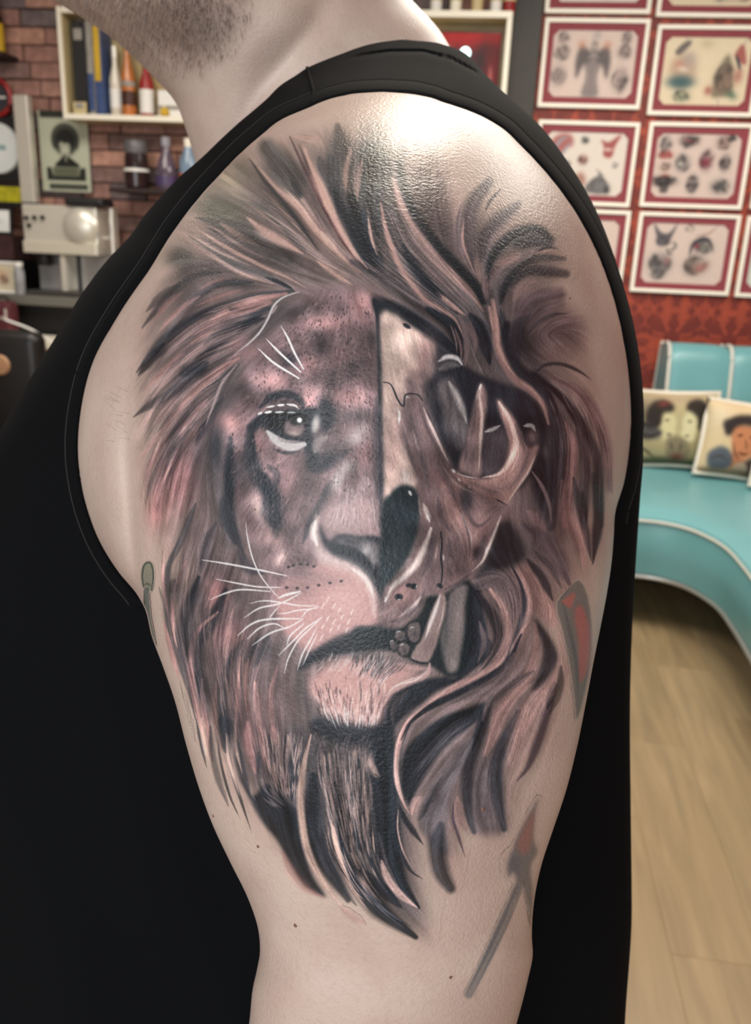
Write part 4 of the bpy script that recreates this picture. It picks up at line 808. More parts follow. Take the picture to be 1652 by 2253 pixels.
# trousers down to the floor (below the picture)
M_jean = mat('dark_jeans', (34, 38, 48), 0.85, var=0.15, scale=40)
hip = P3(560, 2620, .56); legs = MB()
for sx, sy in ((-0.02, -0.11), (0.02, 0.11)):
    legs.tube([(hip[0] - PO[0] + sx * 0, hip[1] - PO[1] + sy * 0.8, hip[2] + .05), (hip[0] - PO[0] + sx, hip[1] - PO[1] + sy, 0.48), (hip[0] - PO[0] + sx, hip[1] - PO[1] + sy, 0.03)], [0.125, 0.085, 0.065], 20)
legs.tube([(hip[0] - PO[0], hip[1] - PO[1], hip[2] - .08), (hip[0] - PO[0], hip[1] - PO[1], hip[2] + .10)], [0.19, 0.20], 28)
legs.build('trousers', M_jean, person, smooth=True)
for sy in (-0.11, 0.11): MB().box(hip[0] - PO[0] - .19, hip[0] - PO[0] + .07, hip[1] - PO[1] + sy - .05, hip[1] - PO[1] + sy + .05, 0.0, 0.08, 0.025, 3).build('shoe', M_blk, person, smooth=True)

# stubble on jaw and throat, a few longer hairs by the armpit
def hair_mesh(name, roots, m, parent):
    V = []; Fc = []
    for p, d, ln, r in roots:
        d = Vector(d).normalized(); u = d.orthogonal().normalized(); v = d.cross(u); b = len(V); p = Vector(p)
        for k, (t, rr) in enumerate(((0, r), (.55, r * .7), (1, r * .12))):
            q = p + d * ln * t + Vector((0, 0, -1)) * ln * .25 * t * t
            for a in range(3): V.append(tuple(q + (u * math.cos(2.094 * a) + v * math.sin(2.094 * a)) * rr))
        for k in (0, 3):
            for a in range(3): Fc.append((b + k + a, b + k + (a + 1) % 3, b + k + 3 + (a + 1) % 3, b + k + 3 + a))
    return link(name, np_mesh(name, V, Fc), m, parent)
M_hair = mat('brown_grey_hair', (96, 82, 76), 0.6)
rr = np.random.default_rng(11); roots = []
from mathutils.bvhtree import BVHTree
bv = BVHTree.FromPolygons([tuple(v.co) for v in body_me.vertices], [tuple(p.vertices) for p in body_me.polygons])
dens = lambda x, y: max(0.0, 1 - ((x - 330) / 240.) ** 2 - (max(y, 0) / 190.) ** 2) if y < 190 else 0
def cast(x, y):
    o = Vector(CAM - PO); t = Vector(P3(x, y, 1.0) - PO); return bv.ray_cast(o, (t - o).normalized())
while len(roots) < 2200:
    x, y = rr.uniform(90, 560), rr.uniform(-90, 190)
    if rr.random() > dens(x, y) ** .8: continue
    h = cast(x, y)
    if h[0] is None or h[0].y + PO[1] < .44: continue
    g = Vector((rr.normal(-.1, .3), rr.normal(0, .2), -.9)); roots.append((h[0], h[1] * rr.uniform(.25, .6) + g, rr.uniform(.0025, .006), rr.uniform(.00007, .00013)))
st = hair_mesh('beard_stubble', roots, M_hair, person); st['kind'] = 'stuff'; st['label'] = 'short grey brown stubble under the jaw'
roots = []
for _ in range(13):
    x, y = rr.uniform(235, 290), rr.uniform(840, 980); h = cast(x, y)
    if h[0] is not None: roots.append((h[0], h[1] * .18 + Vector((rr.normal(-.6, .15), 0, rr.normal(.5, .2))), rr.uniform(.005, .011), .00005))
ah = hair_mesh('arm_hair', roots, M_hair, person); ah['kind'] = 'stuff'
# small moles on the lower arm
M_mole = mat('mole_brown', (120, 84, 72), 0.6)
for x, y, r in ((650, 2036, 3.2), (568, 1862, 2.4), (991, 2150, 2.6), (1252, 656, 3.0), (1062, 1780, 3.4), (470, 1795, 2.4)):
    h = cast(x, y)
    if h[0] is None: continue
    mb = MB(); mb.lathe([(0, .0006), (r * .00016, .0005), (r * .00026, .0001), (r * .00028, -.0004)], (0, 0, 0), 12); o = mb.build('mole', M_mole, person, h[0], smooth=True); o.rotation_euler = h[1].to_track_quat('Z', 'Y').to_euler()
# ------------------------------------------------------------------ tattoos: ink laid on the skin
TILE = {'A': (340, 250, .30266), 'B': (780, 250, .33293), 'C': (280, 560, .35109), 'D': (780, 560, .35109), 'E': (280, 1080, .35109), 'G': (780, 1080, .35109), 'H': (400, 1580, .30266), 'I': (800, 1500, .30266), 'P': (0, 0, 1.0)}
K = (46, 51, 57); K2 = (66, 67, 72); MG = (104, 92, 93); BG = (132, 107, 105); PK = (184, 138, 132); LT = (202, 164, 150); WH = (226, 224, 222); BONE = (208, 180, 168)
def T(k, pts):
    ox, oy, s = TILE[k]; return [(ox + x * s, oy + y * s) for x, y in pts]
def lion_canvas(step):
    c = Canvas(276, 236, 1356, 2100, step); c.flow = np.zeros((2, c.H, c.W)); R = np.random.default_rng(3)
    def S(k, col, rows, soft=.5):
        s = TILE[k][2]; c.strokes([(T(k, r[0]), r[1] * s * (.82 if min(col) > 198 else 1.22), r[2] if len(r) > 2 else .9, *(r[3:5] if len(r) > 4 else (.3, .12))) for r in rows], col, soft)
    def Y(k, pts, col, op=1.0, bl=4, smooth=True): c.poly(T(k, pts), col, op, bl, smooth)
    def O(k, x, y, rx, ry, ang, col, op, pw=1.0):
        ox, oy, s = TILE[k]; c.blob(ox + x * s, oy + y * s, rx * s, ry * s, ang, col, op, pw)
    def hairs(k, A, B, n, w, op, col, jit=6, span=(.25, .7), soft=.5):
        A = crom(T(k, A), 10); B = crom(T(k, B), 10); m = min(len(A), len(B))
        A = A[np.linspace(0, len(A) - 1, m).astype(int)]; B = B[np.linspace(0, len(B) - 1, m).astype(int)]; L = []
        for _ in range(n):
            t = R.random(); P = A * (1 - t) + B * t; ln = R.uniform(*span); s0 = R.uniform(0, 1 - ln)
            q = P[np.linspace(s0 * (m - 1), (s0 + ln) * (m - 1), 6).astype(int)] + R.normal(0, jit, 2) + R.normal(0, jit * .12, (6, 2))
            L.append((q, w * R.uniform(.5, 1.3), R.uniform(*op), .1, .1))
        c.strokes(L, col, soft)
    # ---- wash under everything
    out = [(560, 322), (640, 300), (700, 290), (752, 282), (800, 300), (850, 288), (905, 305), (950, 330), (990, 385), (1010, 440), (1060, 470), (1100, 450), (1150, 470), (1200, 500), (1222, 520), (1235, 560), (1235, 612), (1190, 650), (1180, 690), (1230, 640), (1262, 690), (1290, 740), (1296, 800), (1318, 880), (1335, 960), (1337, 1060), (1325, 1190), (1300, 1250), (1270, 1300), (1235, 1340), (1212, 1400), (1228, 1470), (1232, 1560), (1205, 1660), (1150, 1730), (1122, 1830), (1040, 1835), (1020, 1800), (995, 1960), (962, 1900), (930, 1800), (915, 1880), (925, 1960), (948, 2068), (880, 2040), (800, 1975), (700, 1960), (630, 1885), (580, 1820), (520, 1735), (478, 1650), (446, 1560), (412, 1470), (392, 1400), (372, 1330), (352, 1250), (338, 1160), (318, 1080), (300, 1000), (300, 900), (300, 800), (312, 700), (345, 620), (380, 560), (400, 500), (450, 430), (505, 370)]
    c.flow = np.zeros((2, c.H, c.W)); c.poly(out, (150, 119, 114), .50, 13); c.poly([(x * .90 + 81, y * .93 + 80) for x, y in out], (108, 95, 97), .74, 30)
    c.poly([(500, 1560), (620, 1580), (760, 1620), (870, 1600), (890, 1800), (905, 1950), (935, 2050), (800, 1975), (690, 1890), (600, 1790), (540, 1690)], K2, .72, 18); c.poly([(470, 1180), (540, 1260), (600, 1400), (640, 1560), (560, 1640), (470, 1560), (430, 1400), (440, 1270)], (96, 82, 84), .6, 24)
    for q, w, o in (([(620, 680), (545, 760), (495, 850), (470, 960), (480, 1080), (510, 1190)], 80, .55), ([(830, 300), (815, 420), (850, 520), (900, 610)], 110, .6), ([(1100, 820), (1180, 900), (1210, 1050), (1180, 1200)], 120, .6), ([(940, 620), (1010, 690), (1060, 790)], 110, .6), ([(1080, 640), (1110, 740), (1180, 800)], 90, .5), ([(640, 560), (560, 540), (470, 520)], 90, .4), ([(430, 640), (380, 720), (350, 800)], 70, .45)): c.strokes([(q, w, o, .6, .5)], K2, 1.6)
    # ================= upper left mane (A)
    O('A', 470, 690, 190, 110, 10, (104, 106, 88), .85, 1.3); O('A', 640, 420, 80, 150, -50, (120, 122, 98), .6); O('A', 190, 1050, 120, 95, 0, (84, 84, 80), .85, 1.5); O('A', 620, 840, 190, 70, 25, (86, 84, 78), .8, 1.3)
    O('A', 520, 480, 60, 130, -45, (206, 186, 150), .55)
    S('A', (110, 98, 94), [([(1180, 1000), (1000, 820), (820, 680), (700, 600)], 150, .7), ([(1300, 1200), (1100, 1120), (900, 1000), (760, 940)], 130, .6), ([(1250, 1230), (1000, 1160), (760, 1060), (560, 1000)], 100, .6)], .8)
    S('A', (76, 75, 74), [([(1070, 600), (960, 450), (880, 330), (820, 250)], 170, .85, .2, .7), ([(1190, 1000), (980, 700), (800, 480), (690, 330)], 46, .8), ([(960, 1090), (820, 1000), (640, 930)], 70, .7), ([(1010, 1290), (820, 1180), (600, 1100), (420, 990), (250, 890)], 40, .8), ([(1000, 1080), (900, 1030), (820, 1030)], 80, .6), ([(770, 930), (620, 850), (440, 790), (300, 760)], 70, .7), ([(880, 1100), (680, 990), (480, 880), (380, 830)], 26, .8), ([(1100, 1000), (900, 800), (760, 680), (640, 640)], 40, .6)], .7)
    S('A', K2, [([(1065, 620), (1040, 560), (980, 470)], 44, .9), ([(1290, 330), (1300, 560), (1380, 780), (1490, 960), (1610, 1130)], 130, .9, .5, .3), ([(1330, 90), (1350, 240), (1330, 420), (1320, 600)], 120, .7), ([(1200, 330), (1240, 480), (1300, 640)], 90, .75), ([(1560, 260), (1560, 480), (1570, 800), (1620, 1100)], 150, .85, .6, .4)], .7)
    S('A', K, [([(1310, 560), (1380, 780), (1490, 980), (1600, 1130)], 80, .8), ([(1500, 720), (1530, 900), (1610, 1100)], 90, .8), ([(1000, 1275), (900, 1225), (800, 1190)], 26, .8)])
    S('A', LT, [([(680, 760), (800, 860), (960, 950), (1080, 1020)], 58, .85), ([(760, 400), (880, 540), (1040, 680), (1160, 840), (1260, 950), (1400, 1080), (1490, 1160)], 66, .8), ([(1080, 240), (1160, 440), (1230, 600), (1320, 790), (1430, 980), (1560, 1140)], 70, .9), ([(480, 800), (640, 900), (760, 960)], 40, .7), ([(1180, 1070), (1300, 1160), (1440, 1250)], 36, .7), ([(1430, 250), (1390, 400), (1390, 570)], 46, .75), ([(1515, 320), (1480, 480), (1470, 620)], 46, .7), ([(1545, 690), (1590, 900), (1640, 1060)], 22, .7), ([(1030, 170), (1190, 200), (1240, 330)], 50, .55)], .8)
    S('A', (188, 156, 144), [([(300, 830), (500, 960), (760, 1100), (960, 1190), (1120, 1280)], 26, .8), ([(240, 930), (440, 1050), (640, 1170), (860, 1240)], 26, .7), ([(420, 820), (620, 960), (860, 1090)], 22, .7), ([(250, 880), (460, 1000), (700, 1110)], 18, .6), ([(700, 470), (880, 650), (1060, 850), (1180, 990)], 20, .6), ([(660, 640), (820, 760), (960, 880)], 18, .5)])
    S('A', (104, 76, 78), [([(985, 170), (1090, 400), (1190, 600), (1290, 800), (1420, 1010), (1530, 1160)], 26, .85), ([(1050, 230), (1130, 420), (1210, 600)], 16, .7), ([(1100, 700), (1240, 880), (1400, 1060), (1500, 1170)], 22, .6)])
    S('A', (230, 196, 170), [([(1210, 860), (1260, 930), (1330, 1010)], 40, .55), ([(1230, 620), (1290, 740)], 34, .5)], .9)
    hairs('A', [(1500, 1230), (1200, 1100), (800, 900), (400, 760)], [(1560, 1180), (1330, 900), (1100, 500), (940, 240)], 150, 3.2, (.15, .5), (78, 70, 72), 4, (.2, .6))
    hairs('A', [(1500, 1230), (1200, 1100), (800, 900), (400, 760)], [(1560, 1180), (1330, 900), (1100, 500), (940, 240)], 120, 3.0, (.12, .42), (204, 170, 156), 4, (.2, .6))
    # ================= upper right mane (B)
    O('B', 130, 330, 120, 150, 0, (78, 80, 76), .85, 1.5); O('B', 480, 560, 130, 260, -8, (128, 104, 101), .7, 1.2); O('B', 300, 250, 60, 60, 0, (90, 92, 84), .6)
    S('B', (112, 94, 94), [([(440, 660), (420, 480), (450, 320)], 100, .7), ([(580, 800), (545, 600), (560, 370)], 90, .75), ([(640, 900), (620, 760), (600, 560)], 70, .6)], .9)
    S('B', (88, 78, 82), [([(690, 880), (675, 740), (705, 590)], 18, .9), ([(770, 1010), (740, 780), (780, 600), (890, 450)], 104, .85, .3, .5), ([(860, 650), (900, 570), (975, 490)], 18, .9), ([(840, 970), (865, 820), (940, 720), (1080, 600)], 84, .85, .3, .5), ([(1010, 660), (1070, 640)], 60, .5)], .7)
    S('B', K2, [([(870, 1110), (900, 960), (1000, 840), (1120, 775), (1220, 770), (1290, 830)], 66, .95, .4, .6), ([(1060, 860), (1160, 820), (1270, 850)], 104, .85, .4, .8), ([(1160, 960), (1250, 890), (1350, 895)], 16, .95), ([(1100, 1010), (1220, 955), (1385, 960)], 40, .75, .4, .6), ([(1020, 1140), (1120, 1040), (1250, 1045), (1395, 1060)], 58, .8, .4, .8), ([(960, 1260), (985, 1150), (1060, 1040), (1150, 960)], 56, .9)], .7)
    S('B', (98, 82, 87), [([(1070, 1400), (1130, 1280), (1220, 1215), (1350, 1190)], 96, .85, .4, .8), ([(1170, 1400), (1230, 1310), (1350, 1260)], 90, .6, .4, .8)], .8)
    O('B', 1380, 1430, 150, 120, 0, (122, 102, 102), .85, 1.8); O('B', 1330, 1560, 150, 70, 0, (150, 120, 115), .6)
    S('B', K2, [([(1140, 1460), (1210, 1385), (1310, 1332), (1410, 1322)], 24, .9), ([(1070, 1640), (1060, 1500), (1090, 1400), (1160, 1330)], 90, .9), ([(1010, 1600), (980, 1420), (960, 1290)], 66, .95)], .7)
    S('B', K, [([(290, 330), (330, 500), (400, 680), (520, 850), (660, 1000), (790, 1130), (850, 1240)], 76, .95, .4, .6), ([(300, 840), (380, 990), (470, 1110), (570, 1220), (690, 1330)], 74, .95), ([(-20, 560), (30, 760), (90, 930), (170, 1040), (260, 1100)], 110, .9, .5, .2), ([(60, 620), (100, 800), (150, 980)], 60, .7)], .6)
    S('B', (80, 74, 77), [([(-20, 980), (200, 1090), (400, 1240), (600, 1350), (720, 1470)], 96, .85), ([(200, 300), (190, 480), (230, 700), (330, 900)], 60, .6)], .8)
    S('B', K, [([(120, 1220), (280, 1300), (420, 1380), (560, 1480), (690, 1600)], 84, .97, .6, .6), ([(480, 1290), (620, 1380), (690, 1500), (700, 1640)], 90, .9), ([(760, 1330), (840, 1440), (880, 1600), (890, 1660)], 80, .9)], .6)
    S('B', (190, 152, 143), [([(170, 590), (215, 800), (290, 1000), (370, 1120), (460, 1230), (560, 1290), (660, 1360), (720, 1480)], 36, .9), ([(255, 430), (300, 590), (380, 730), (500, 900), (620, 1040), (760, 1180), (850, 1310)], 64, .75), ([(540, 1185), (650, 1275), (730, 1335)], 28, .8), ([(890, 1280), (918, 1400), (955, 1540), (990, 1660)], 34, .95, .5, .5), ([(720, 700), (715, 860), (790, 1060)], 16, .7), ([(800, 960), (830, 1120)], 26, .6), ([(930, 1000), (1030, 960), (1110, 900)], 60, .6), ([(1180, 930), (1270, 905), (1330, 910)], 12, .8), ([(90, 680), (110, 820), (150, 940)], 18, .8), ([(20, 300), (10, 440), (20, 580)], 44, .7)], .8)
    S('B', (128, 104, 104), [([(860, 1240), (880, 1100), (950, 1010)], 50, .8), ([(660, 1420), (700, 1540), (700, 1640)], 16, .9), ([(740, 1380), (790, 1500), (790, 1600)], 18, .8)])
    hairs('B', [(0, 1000), (200, 1120), (480, 1300), (700, 1450)], [(300, 450), (400, 750), (650, 1050), (860, 1280)], 110, 3, (.15, .45), (190, 156, 148), 3, (.2, .5))
    hairs('B', [(0, 1000), (200, 1120), (480, 1300), (700, 1450)], [(300, 450), (400, 750), (650, 1050), (860, 1280)], 90, 3, (.2, .5), K, 3, (.2, .5))
    hairs('B', [(600, 900), (540, 700), (520, 500), (540, 330)], [(420, 740), (380, 600), (360, 450), (370, 300)], 50, 4, (.12, .35), (80, 68, 72), 4, (.3, .7))
    # ================= left mane (A low, C, E)
    S('A', K2, [([(480, 1160), (300, 1180), (140, 1300), (0, 1450), (-90, 1560)], 60, .8), ([(720, 1230), (520, 1230), (360, 1300), (240, 1410)], 40, .8), ([(1010, 1290), (760, 1330), (520, 1400), (330, 1470), (150, 1570), (40, 1660)], 56, .85), ([(860, 1410), (660, 1480), (470, 1590), (360, 1680)], 70, .9)], .6)
    S('A', PK, [([(960, 1310), (740, 1360), (520, 1450), (290, 1610)], 50, .8), ([(640, 1280), (480, 1330), (300, 1400)], 24, .7), ([(330, 1330), (180, 1430), (20, 1600)], 34, .6), ([(560, 1200), (420, 1230), (320, 1290)], 18, .6), ([(200, 1300), (80, 1400), (0, 1500)], 40, .6)], .7)
    S('C', K2, [([(560, 330), (430, 400), (280, 500), (140, 640), (60, 740)], 60, .85), ([(640, 340), (760, 380), (860, 360)], 50, .7), ([(840, 380), (680, 480), (520, 600), (400, 700)], 56, .85), ([(400, 780), (260, 880), (120, 960), (40, 1020)], 50, .8), ([(700, 690), (560, 800), (440, 920), (330, 1060), (240, 1180)], 44, .8), ([(470, 960), (380, 1080), (300, 1220), (220, 1380)], 40, .75), ([(330, 190), (220, 260), (120, 360)], 44, .7), ([(600, 900), (500, 1060), (430, 1200)], 50, .85), ([(350, 1180), (290, 1330), (270, 1480)], 26, .7), ([(230, 1240), (160, 1400), (120, 1560)], 24, .6)], .6)
    S('C', K, [([(230, 560), (150, 660), (70, 760)], 46, .85), ([(500, 680), (420, 720), (330, 760)], 76, .85), ([(860, 400), (770, 430), (690, 490)], 34, .8), ([(560, 590), (480, 640), (400, 700)], 40, .8), ([(500, 1030), (470, 1100), (430, 1180)], 34, .7)], .7)
    S('C', PK, [([(900, 300), (700, 370), (520, 470), (400, 560)], 50, .75), ([(700, 650), (560, 740), (420, 860), (300, 1000)], 44, .75), ([(360, 620), (240, 720), (120, 840)], 30, .7), ([(520, 880), (420, 1000), (320, 1140)], 26, .6), ([(250, 1130), (170, 1280), (120, 1400)], 30, .6), ([(400, 900), (280, 1020), (180, 1160), (60, 1300)], 28, .55)], .7)
    O('C', 330, 1420, 120, 180, 10, (176, 122, 120), .6); O('E', 190, 120, 80, 150, 5, (168, 108, 108), .6); O('E', 560, 640, 80, 90, 0, (196, 134, 130), .75); O('E', 640, 900, 120, 110, 0, (182, 130, 128), .6)
    hairs('C', [(900, 260), (500, 380), (200, 600), (20, 800)], [(520, 1000), (380, 1200), (250, 1420), (180, 1700)], 230, 3.6, (.2, .55), (70, 62, 66), 5, (.15, .45))
    hairs('C', [(900, 260), (500, 380), (200, 600), (20, 800)], [(520, 1000), (380, 1200), (250, 1420), (180, 1700)], 190, 3.2, (.18, .5), (202, 160, 150), 5, (.15, .45))
    hairs('C', [(300, 1000), (160, 1200), (90, 1450), (90, 1640)], [(560, 1060), (440, 1300), (400, 1500), (350, 1700)], 120, 3.0, (.2, .5), (96, 64, 68), 5, (.2, .5))
    S('E', K2, [([(330, 300), (260, 480), (250, 650), (270, 860), (320, 1030), (390, 1250), (430, 1430)], 46, .85), ([(620, 620), (540, 800), (440, 950), (430, 1120), (480, 1380), (530, 1620)], 84, .9), ([(430, 80), (360, 260), (280, 460)], 40, .7), ([(560, 200), (500, 330), (460, 520)], 50, .6), ([(640, 1050), (600, 1250), (610, 1450), (640, 1640)], 60, .8), ([(200, 600), (250, 760)], 14, .6), ([(720, 940), (650, 1080), (600, 1240)], 50, .7), ([(880, 920), (820, 1000), (790, 1100)], 100, .6)], .6)
    S('E', K, [([(450, 540), (370, 760), (350, 950), (390, 1150), (420, 1300)], 70, .9), ([(460, 1120), (440, 1260), (480, 1420)], 80, .85), ([(640, 0), (610, 120), (650, 300)], 60, .7), ([(300, 560), (280, 640)], 50, .6), ([(620, 1380), (600, 1500), (620, 1640)], 70, .75)], .7)
    S('E', (190, 142, 136), [([(370, 440), (295, 640), (290, 850), (315, 980)], 22, .85), ([(570, 760), (440, 880), (400, 1050), (420, 1250), (460, 1450), (520, 1660)], 34, .85), ([(710, 1040), (690, 1300), (680, 1660)], 18, .75), ([(470, 1180), (480, 1360), (520, 1600), (540, 1700)], 34, .9), ([(560, 1200), (550, 1400), (590, 1660)], 22, .8), ([(760, 1050), (740, 1240), (780, 1500)], 22, .6), ([(230, 820), (280, 1010), (330, 1190)], 28, .8), ([(620, 1480), (640, 1650)], 14, .8), ([(230, 420), (230, 600), (260, 800)], 18, .6), ([(800, 1200), (820, 1400), (860, 1640)], 34, .6), ([(940, 1100), (900, 1300), (930, 1600)], 22, .5)], .6)
    hairs('E', [(250, 200), (230, 600), (290, 1000), (440, 1640)], [(900, 950), (820, 1200), (820, 1400), (860, 1700)], 210, 3.4, (.2, .55), (74, 66, 70), 4, (.12, .4))
    hairs('E', [(250, 200), (230, 600), (290, 1000), (440, 1640)], [(900, 950), (820, 1200), (820, 1400), (860, 1700)], 190, 3.0, (.2, .5), (204, 162, 152), 4, (.12, .4))
    hairs('E', [(420, 100), (340, 400), (300, 700), (330, 1000)], [(720, 300), (640, 560), (520, 800), (480, 1000)], 110, 3.2, (.2, .5), (70, 62, 68), 4, (.15, .45))
    # ================= lower mane (H, I)
    S('H', BG, [([(560, 0), (600, 200), (680, 420)], 300, .6, 1, .6)], .9)
    Y('H', [(430, 420), (520, 560), (600, 480), (700, 520), (760, 600), (850, 680), (875, 850), (905, 1000), (960, 1150), (1050, 1300), (900, 1225), (790, 1070), (700, 900), (600, 775), (520, 640)], K, .95, 4)
    S('H', K, [([(960, 420), (950, 760), (1010, 970), (1100, 1150), (1210, 1320)], 120, .85, .4, .3), ([(1150, 760), (1240, 1080), (1330, 1250), (1450, 1400), (1700, 1590)], 130, .95, .4, .25), ([(1420, 100), (1440, 400), (1480, 800), (1500, 1060), (1600, 1280)], 150, .9, .6, .4), ([(1000, 60), (1200, 100), (1400, 120)], 150, .85, .8, .8), ([(1280, 800), (1290, 960)], 110, .8), ([(830, 200), (820, 400), (800, 600)], 60, .75), ([(1380, 820), (1400, 1040), (1480, 1220), (1600, 1380)], 70, .85)], .6)
    S('H', K2, [([(210, 60), (225, 260), (280, 480), (340, 640)], 44, .7), ([(255, 60), (290, 330), (350, 560), (425, 735)], 20, .9), ([(330, 160), (370, 400), (440, 620), (508, 830)], 20, .9), ([(400, 160), (430, 350), (500, 580)], 60, .85), ([(105, 0), (140, 180), (182, 365)], 18, .9), ([(310, 0), (330, 120)], 80, .85), ([(560, 250), (550, 330), (560, 400)], 40, .7), ([(1010, 700), (1040, 980), (1130, 1180), (1270, 1360)], 70, .7)], .6)
    S('H', (196, 164, 150), [([(940, 120), (890, 330), (865, 560), (880, 780), (920, 970), (990, 1120), (1090, 1280), (1190, 1390)], 46, .95, .2, .1), ([(1080, 620), (1110, 860), (1160, 1050), (1240, 1240), (1350, 1390)], 30, .9), ([(250, 60), (290, 250), (340, 480)], 22, .7), ([(325, 110), (345, 300), (420, 560)], 18, .8), ([(392, 0), (395, 200), (440, 400)], 20, .8), ([(150, 0), (180, 200), (215, 340)], 40, .6), ([(950, 1020), (1010, 1130), (1110, 1270)], 10, .8), ([(1230, 980), (1280, 1060), (1290, 1100)], 40, .6), ([(1450, 1060), (1500, 1180), (1600, 1290)], 40, .6), ([(770, 120), (800, 240), (815, 330)], 16, .7), ([(1260, 1090), (1330, 1210), (1420, 1320)], 14, .6), ([(1360, 300), (1400, 400), (1440, 440)], 36, .5)], .6)
    S('H', (188, 140, 136), [([(480, 30), (490, 180), (540, 400)], 60, .75), ([(570, 60), (600, 250), (680, 450)], 34, .6), ([(660, 60), (690, 180)], 40, .6), ([(760, 400), (760, 560)], 40, .5)], .9)
    hairs('H', [(960, 150), (1000, 400), (1060, 650), (1150, 950)], [(1340, 150), (1330, 400), (1330, 650), (1360, 950)], 80, 5, (.3, .75), (160, 136, 130), 4, (.12, .35))
    hairs('H', [(960, 150), (1000, 400), (1060, 650), (1150, 950)], [(1340, 150), (1330, 400), (1330, 650), (1360, 950)], 80, 5, (.3, .8), K, 4, (.12, .4))
    hairs('H', [(480, 100), (540, 360), (600, 540), (700, 640)], [(860, 80), (830, 300), (810, 480), (820, 640)], 90, 4, (.25, .6), K2, 4, (.15, .5))
    hairs('H', [(480, 420), (540, 560), (640, 620), (760, 700)], [(640, 380), (680, 480), (720, 560), (800, 640)], 26, 3, (.3, .7), (150, 132, 128), 3, (.2, .5))
    for a, b, n in (([(980, 220), (1010, 420), (1060, 640), (1130, 900)], [(1380, 200), (1370, 420), (1370, 660), (1390, 960)], 130), ([(560, 60), (600, 240), (640, 420), (700, 560)], [(880, 100), (850, 300), (830, 480), (820, 620)], 70), ([(1000, 700), (1060, 950), (1180, 1180), (1330, 1360)], [(1400, 760), (1420, 980), (1500, 1200), (1640, 1400)], 60)):
        hairs('H', a, b, n, 4.2, (.35, .8), (158, 134, 127), 3, (.15, .42)); hairs('H', a, b, n // 2, 3, (.4, .85), (44, 46, 51), 3, (.2, .45)); hairs('H', a, b, n // 3, 3, (.4, .8), (190, 160, 150), 3, (.12, .3))
    S('H', (196, 124, 118), [([(740, 980), (800, 1110), (900, 1230), (1030, 1300)], 60, .45)], .9); S('H', (176, 134, 128), [([(1150, 1370), (1240, 1440), (1340, 1500)], 50, .5)], .9)
    S('H', (92, 92, 100), [([(1330, 1210), (1430, 1350), (1560, 1450), (1680, 1520)], 16, .9), ([(1250, 1100), (1340, 1270), (1480, 1420), (1640, 1540)], 10, .8)])
    # right lower mane
    Y('I', [(270, 640), (300, 500), (400, 380), (560, 260), (740, 190), (920, 140), (880, 240), (760, 340), (620, 450), (520, 560), (440, 700), (380, 800), (340, 900), (280, 800)], K, .97, 4)
    Y('I', [(880, 250), (800, 440), (720, 640), (640, 800), (620, 960), (600, 1100), (620, 1250), (540, 1250), (490, 1180), (400, 1040), (440, 880), (540, 680), (700, 480)], (102, 95, 99), .9, 6)
    Y('I', [(850, 560), (960, 620), (1040, 1060), (900, 1110), (770, 1080), (760, 800)], (112, 102, 106), .9, 10)
    S('I', K2, [([(560, 1040), (530, 1200), (560, 1380), (630, 1500)], 110, .9, .4, .6), ([(930, 110), (870, 300), (810, 480), (760, 640), (745, 800), (760, 960), (800, 1090)], 76, .9, .3, .4), ([(1125, 220), (1030, 420), (970, 580), (965, 760), (985, 920), (1020, 1070)], 90, .95, .4, .4), ([(400, 1000), (470, 860), (560, 700)], 50, .5), ([(430, 980), (480, 860), (520, 780)], 22, .8)], .7)
    S('I', (182, 146, 140), [([(1200, 20), (1080, 130), (990, 290), (930, 450), (890, 540)], 56, .85), ([(1180, 180), (1150, 320), (1110, 480), (1060, 620)], 130, .5), ([(350, 960), (370, 880), (420, 830)], 50, .8), ([(680, 840), (690, 980), (740, 1080)], 60, .7)], .8)
    S('I', (94, 80, 91), [([(1400, 20), (1350, 160), (1310, 300), (1260, 450), (1190, 620), (1110, 720)], 56, .85), ([(650, 870), (650, 1000), (690, 1130), (735, 1270)], 22, .85)], .7)
    S('I', K, [([(130, 120), (150, 400), (180, 700), (190, 1000), (210, 1200), (270, 1430), (400, 1640)], 130, .92, .8, .15), ([(250, 880), (300, 1000), (430, 1180)], 40, .9), ([(240, 900), (228, 1080), (270, 1250), (340, 1370), (425, 1430)], 32, .85), ([(1390, 0), (1350, 120), (1330, 200)], 46, .8), ([(880, 200), (830, 360), (790, 500)], 40, .7), ([(20, 1380), (140, 1520), (260, 1640)], 60, .8)], .6)
    S('I', (194, 160, 152), [([(330, 270), (262, 400), (238, 560), (242, 720), (282, 860), (335, 960)], 32, .95, .3, .2), ([(250, 930), (248, 1080), (290, 1240), (370, 1380)], 10, .9), ([(130, 1300), (180, 1430), (260, 1540), (390, 1640)], 46, .8), ([(60, 500), (60, 600), (120, 690)], 36, .5)], .5)
    hairs('I', [(330, 640), (420, 520), (600, 340), (860, 190)], [(400, 1000), (520, 800), (680, 560), (840, 330)], 70, 4, (.2, .5), (128, 116, 118), 4, (.3, .7), .8)
    S('I', MG, [([(110, 1100), (160, 1300), (260, 1500)], 20, .6)])
    # ================= right side mane (D, G)
    S('D', (132, 107, 107), [([(1240, 780), (1400, 860), (1500, 1000), (1570, 1200), (1600, 1480)], 66, .9, .4, .4)], .7)
    S('D', K2, [([(1210, 880), (1280, 1080), (1280, 1300), (1240, 1480), (1220, 1700)], 100, .85, .5, .6), ([(1120, 745), (1200, 690), (1300, 690), (1400, 730), (1480, 785)], 20, .95), ([(1390, 1100), (1440, 1300), (1440, 1500), (1430, 1700)], 60, .8, .3, .6), ([(1320, 960), (1400, 1080), (1450, 1200)], 30, .8)], .6)
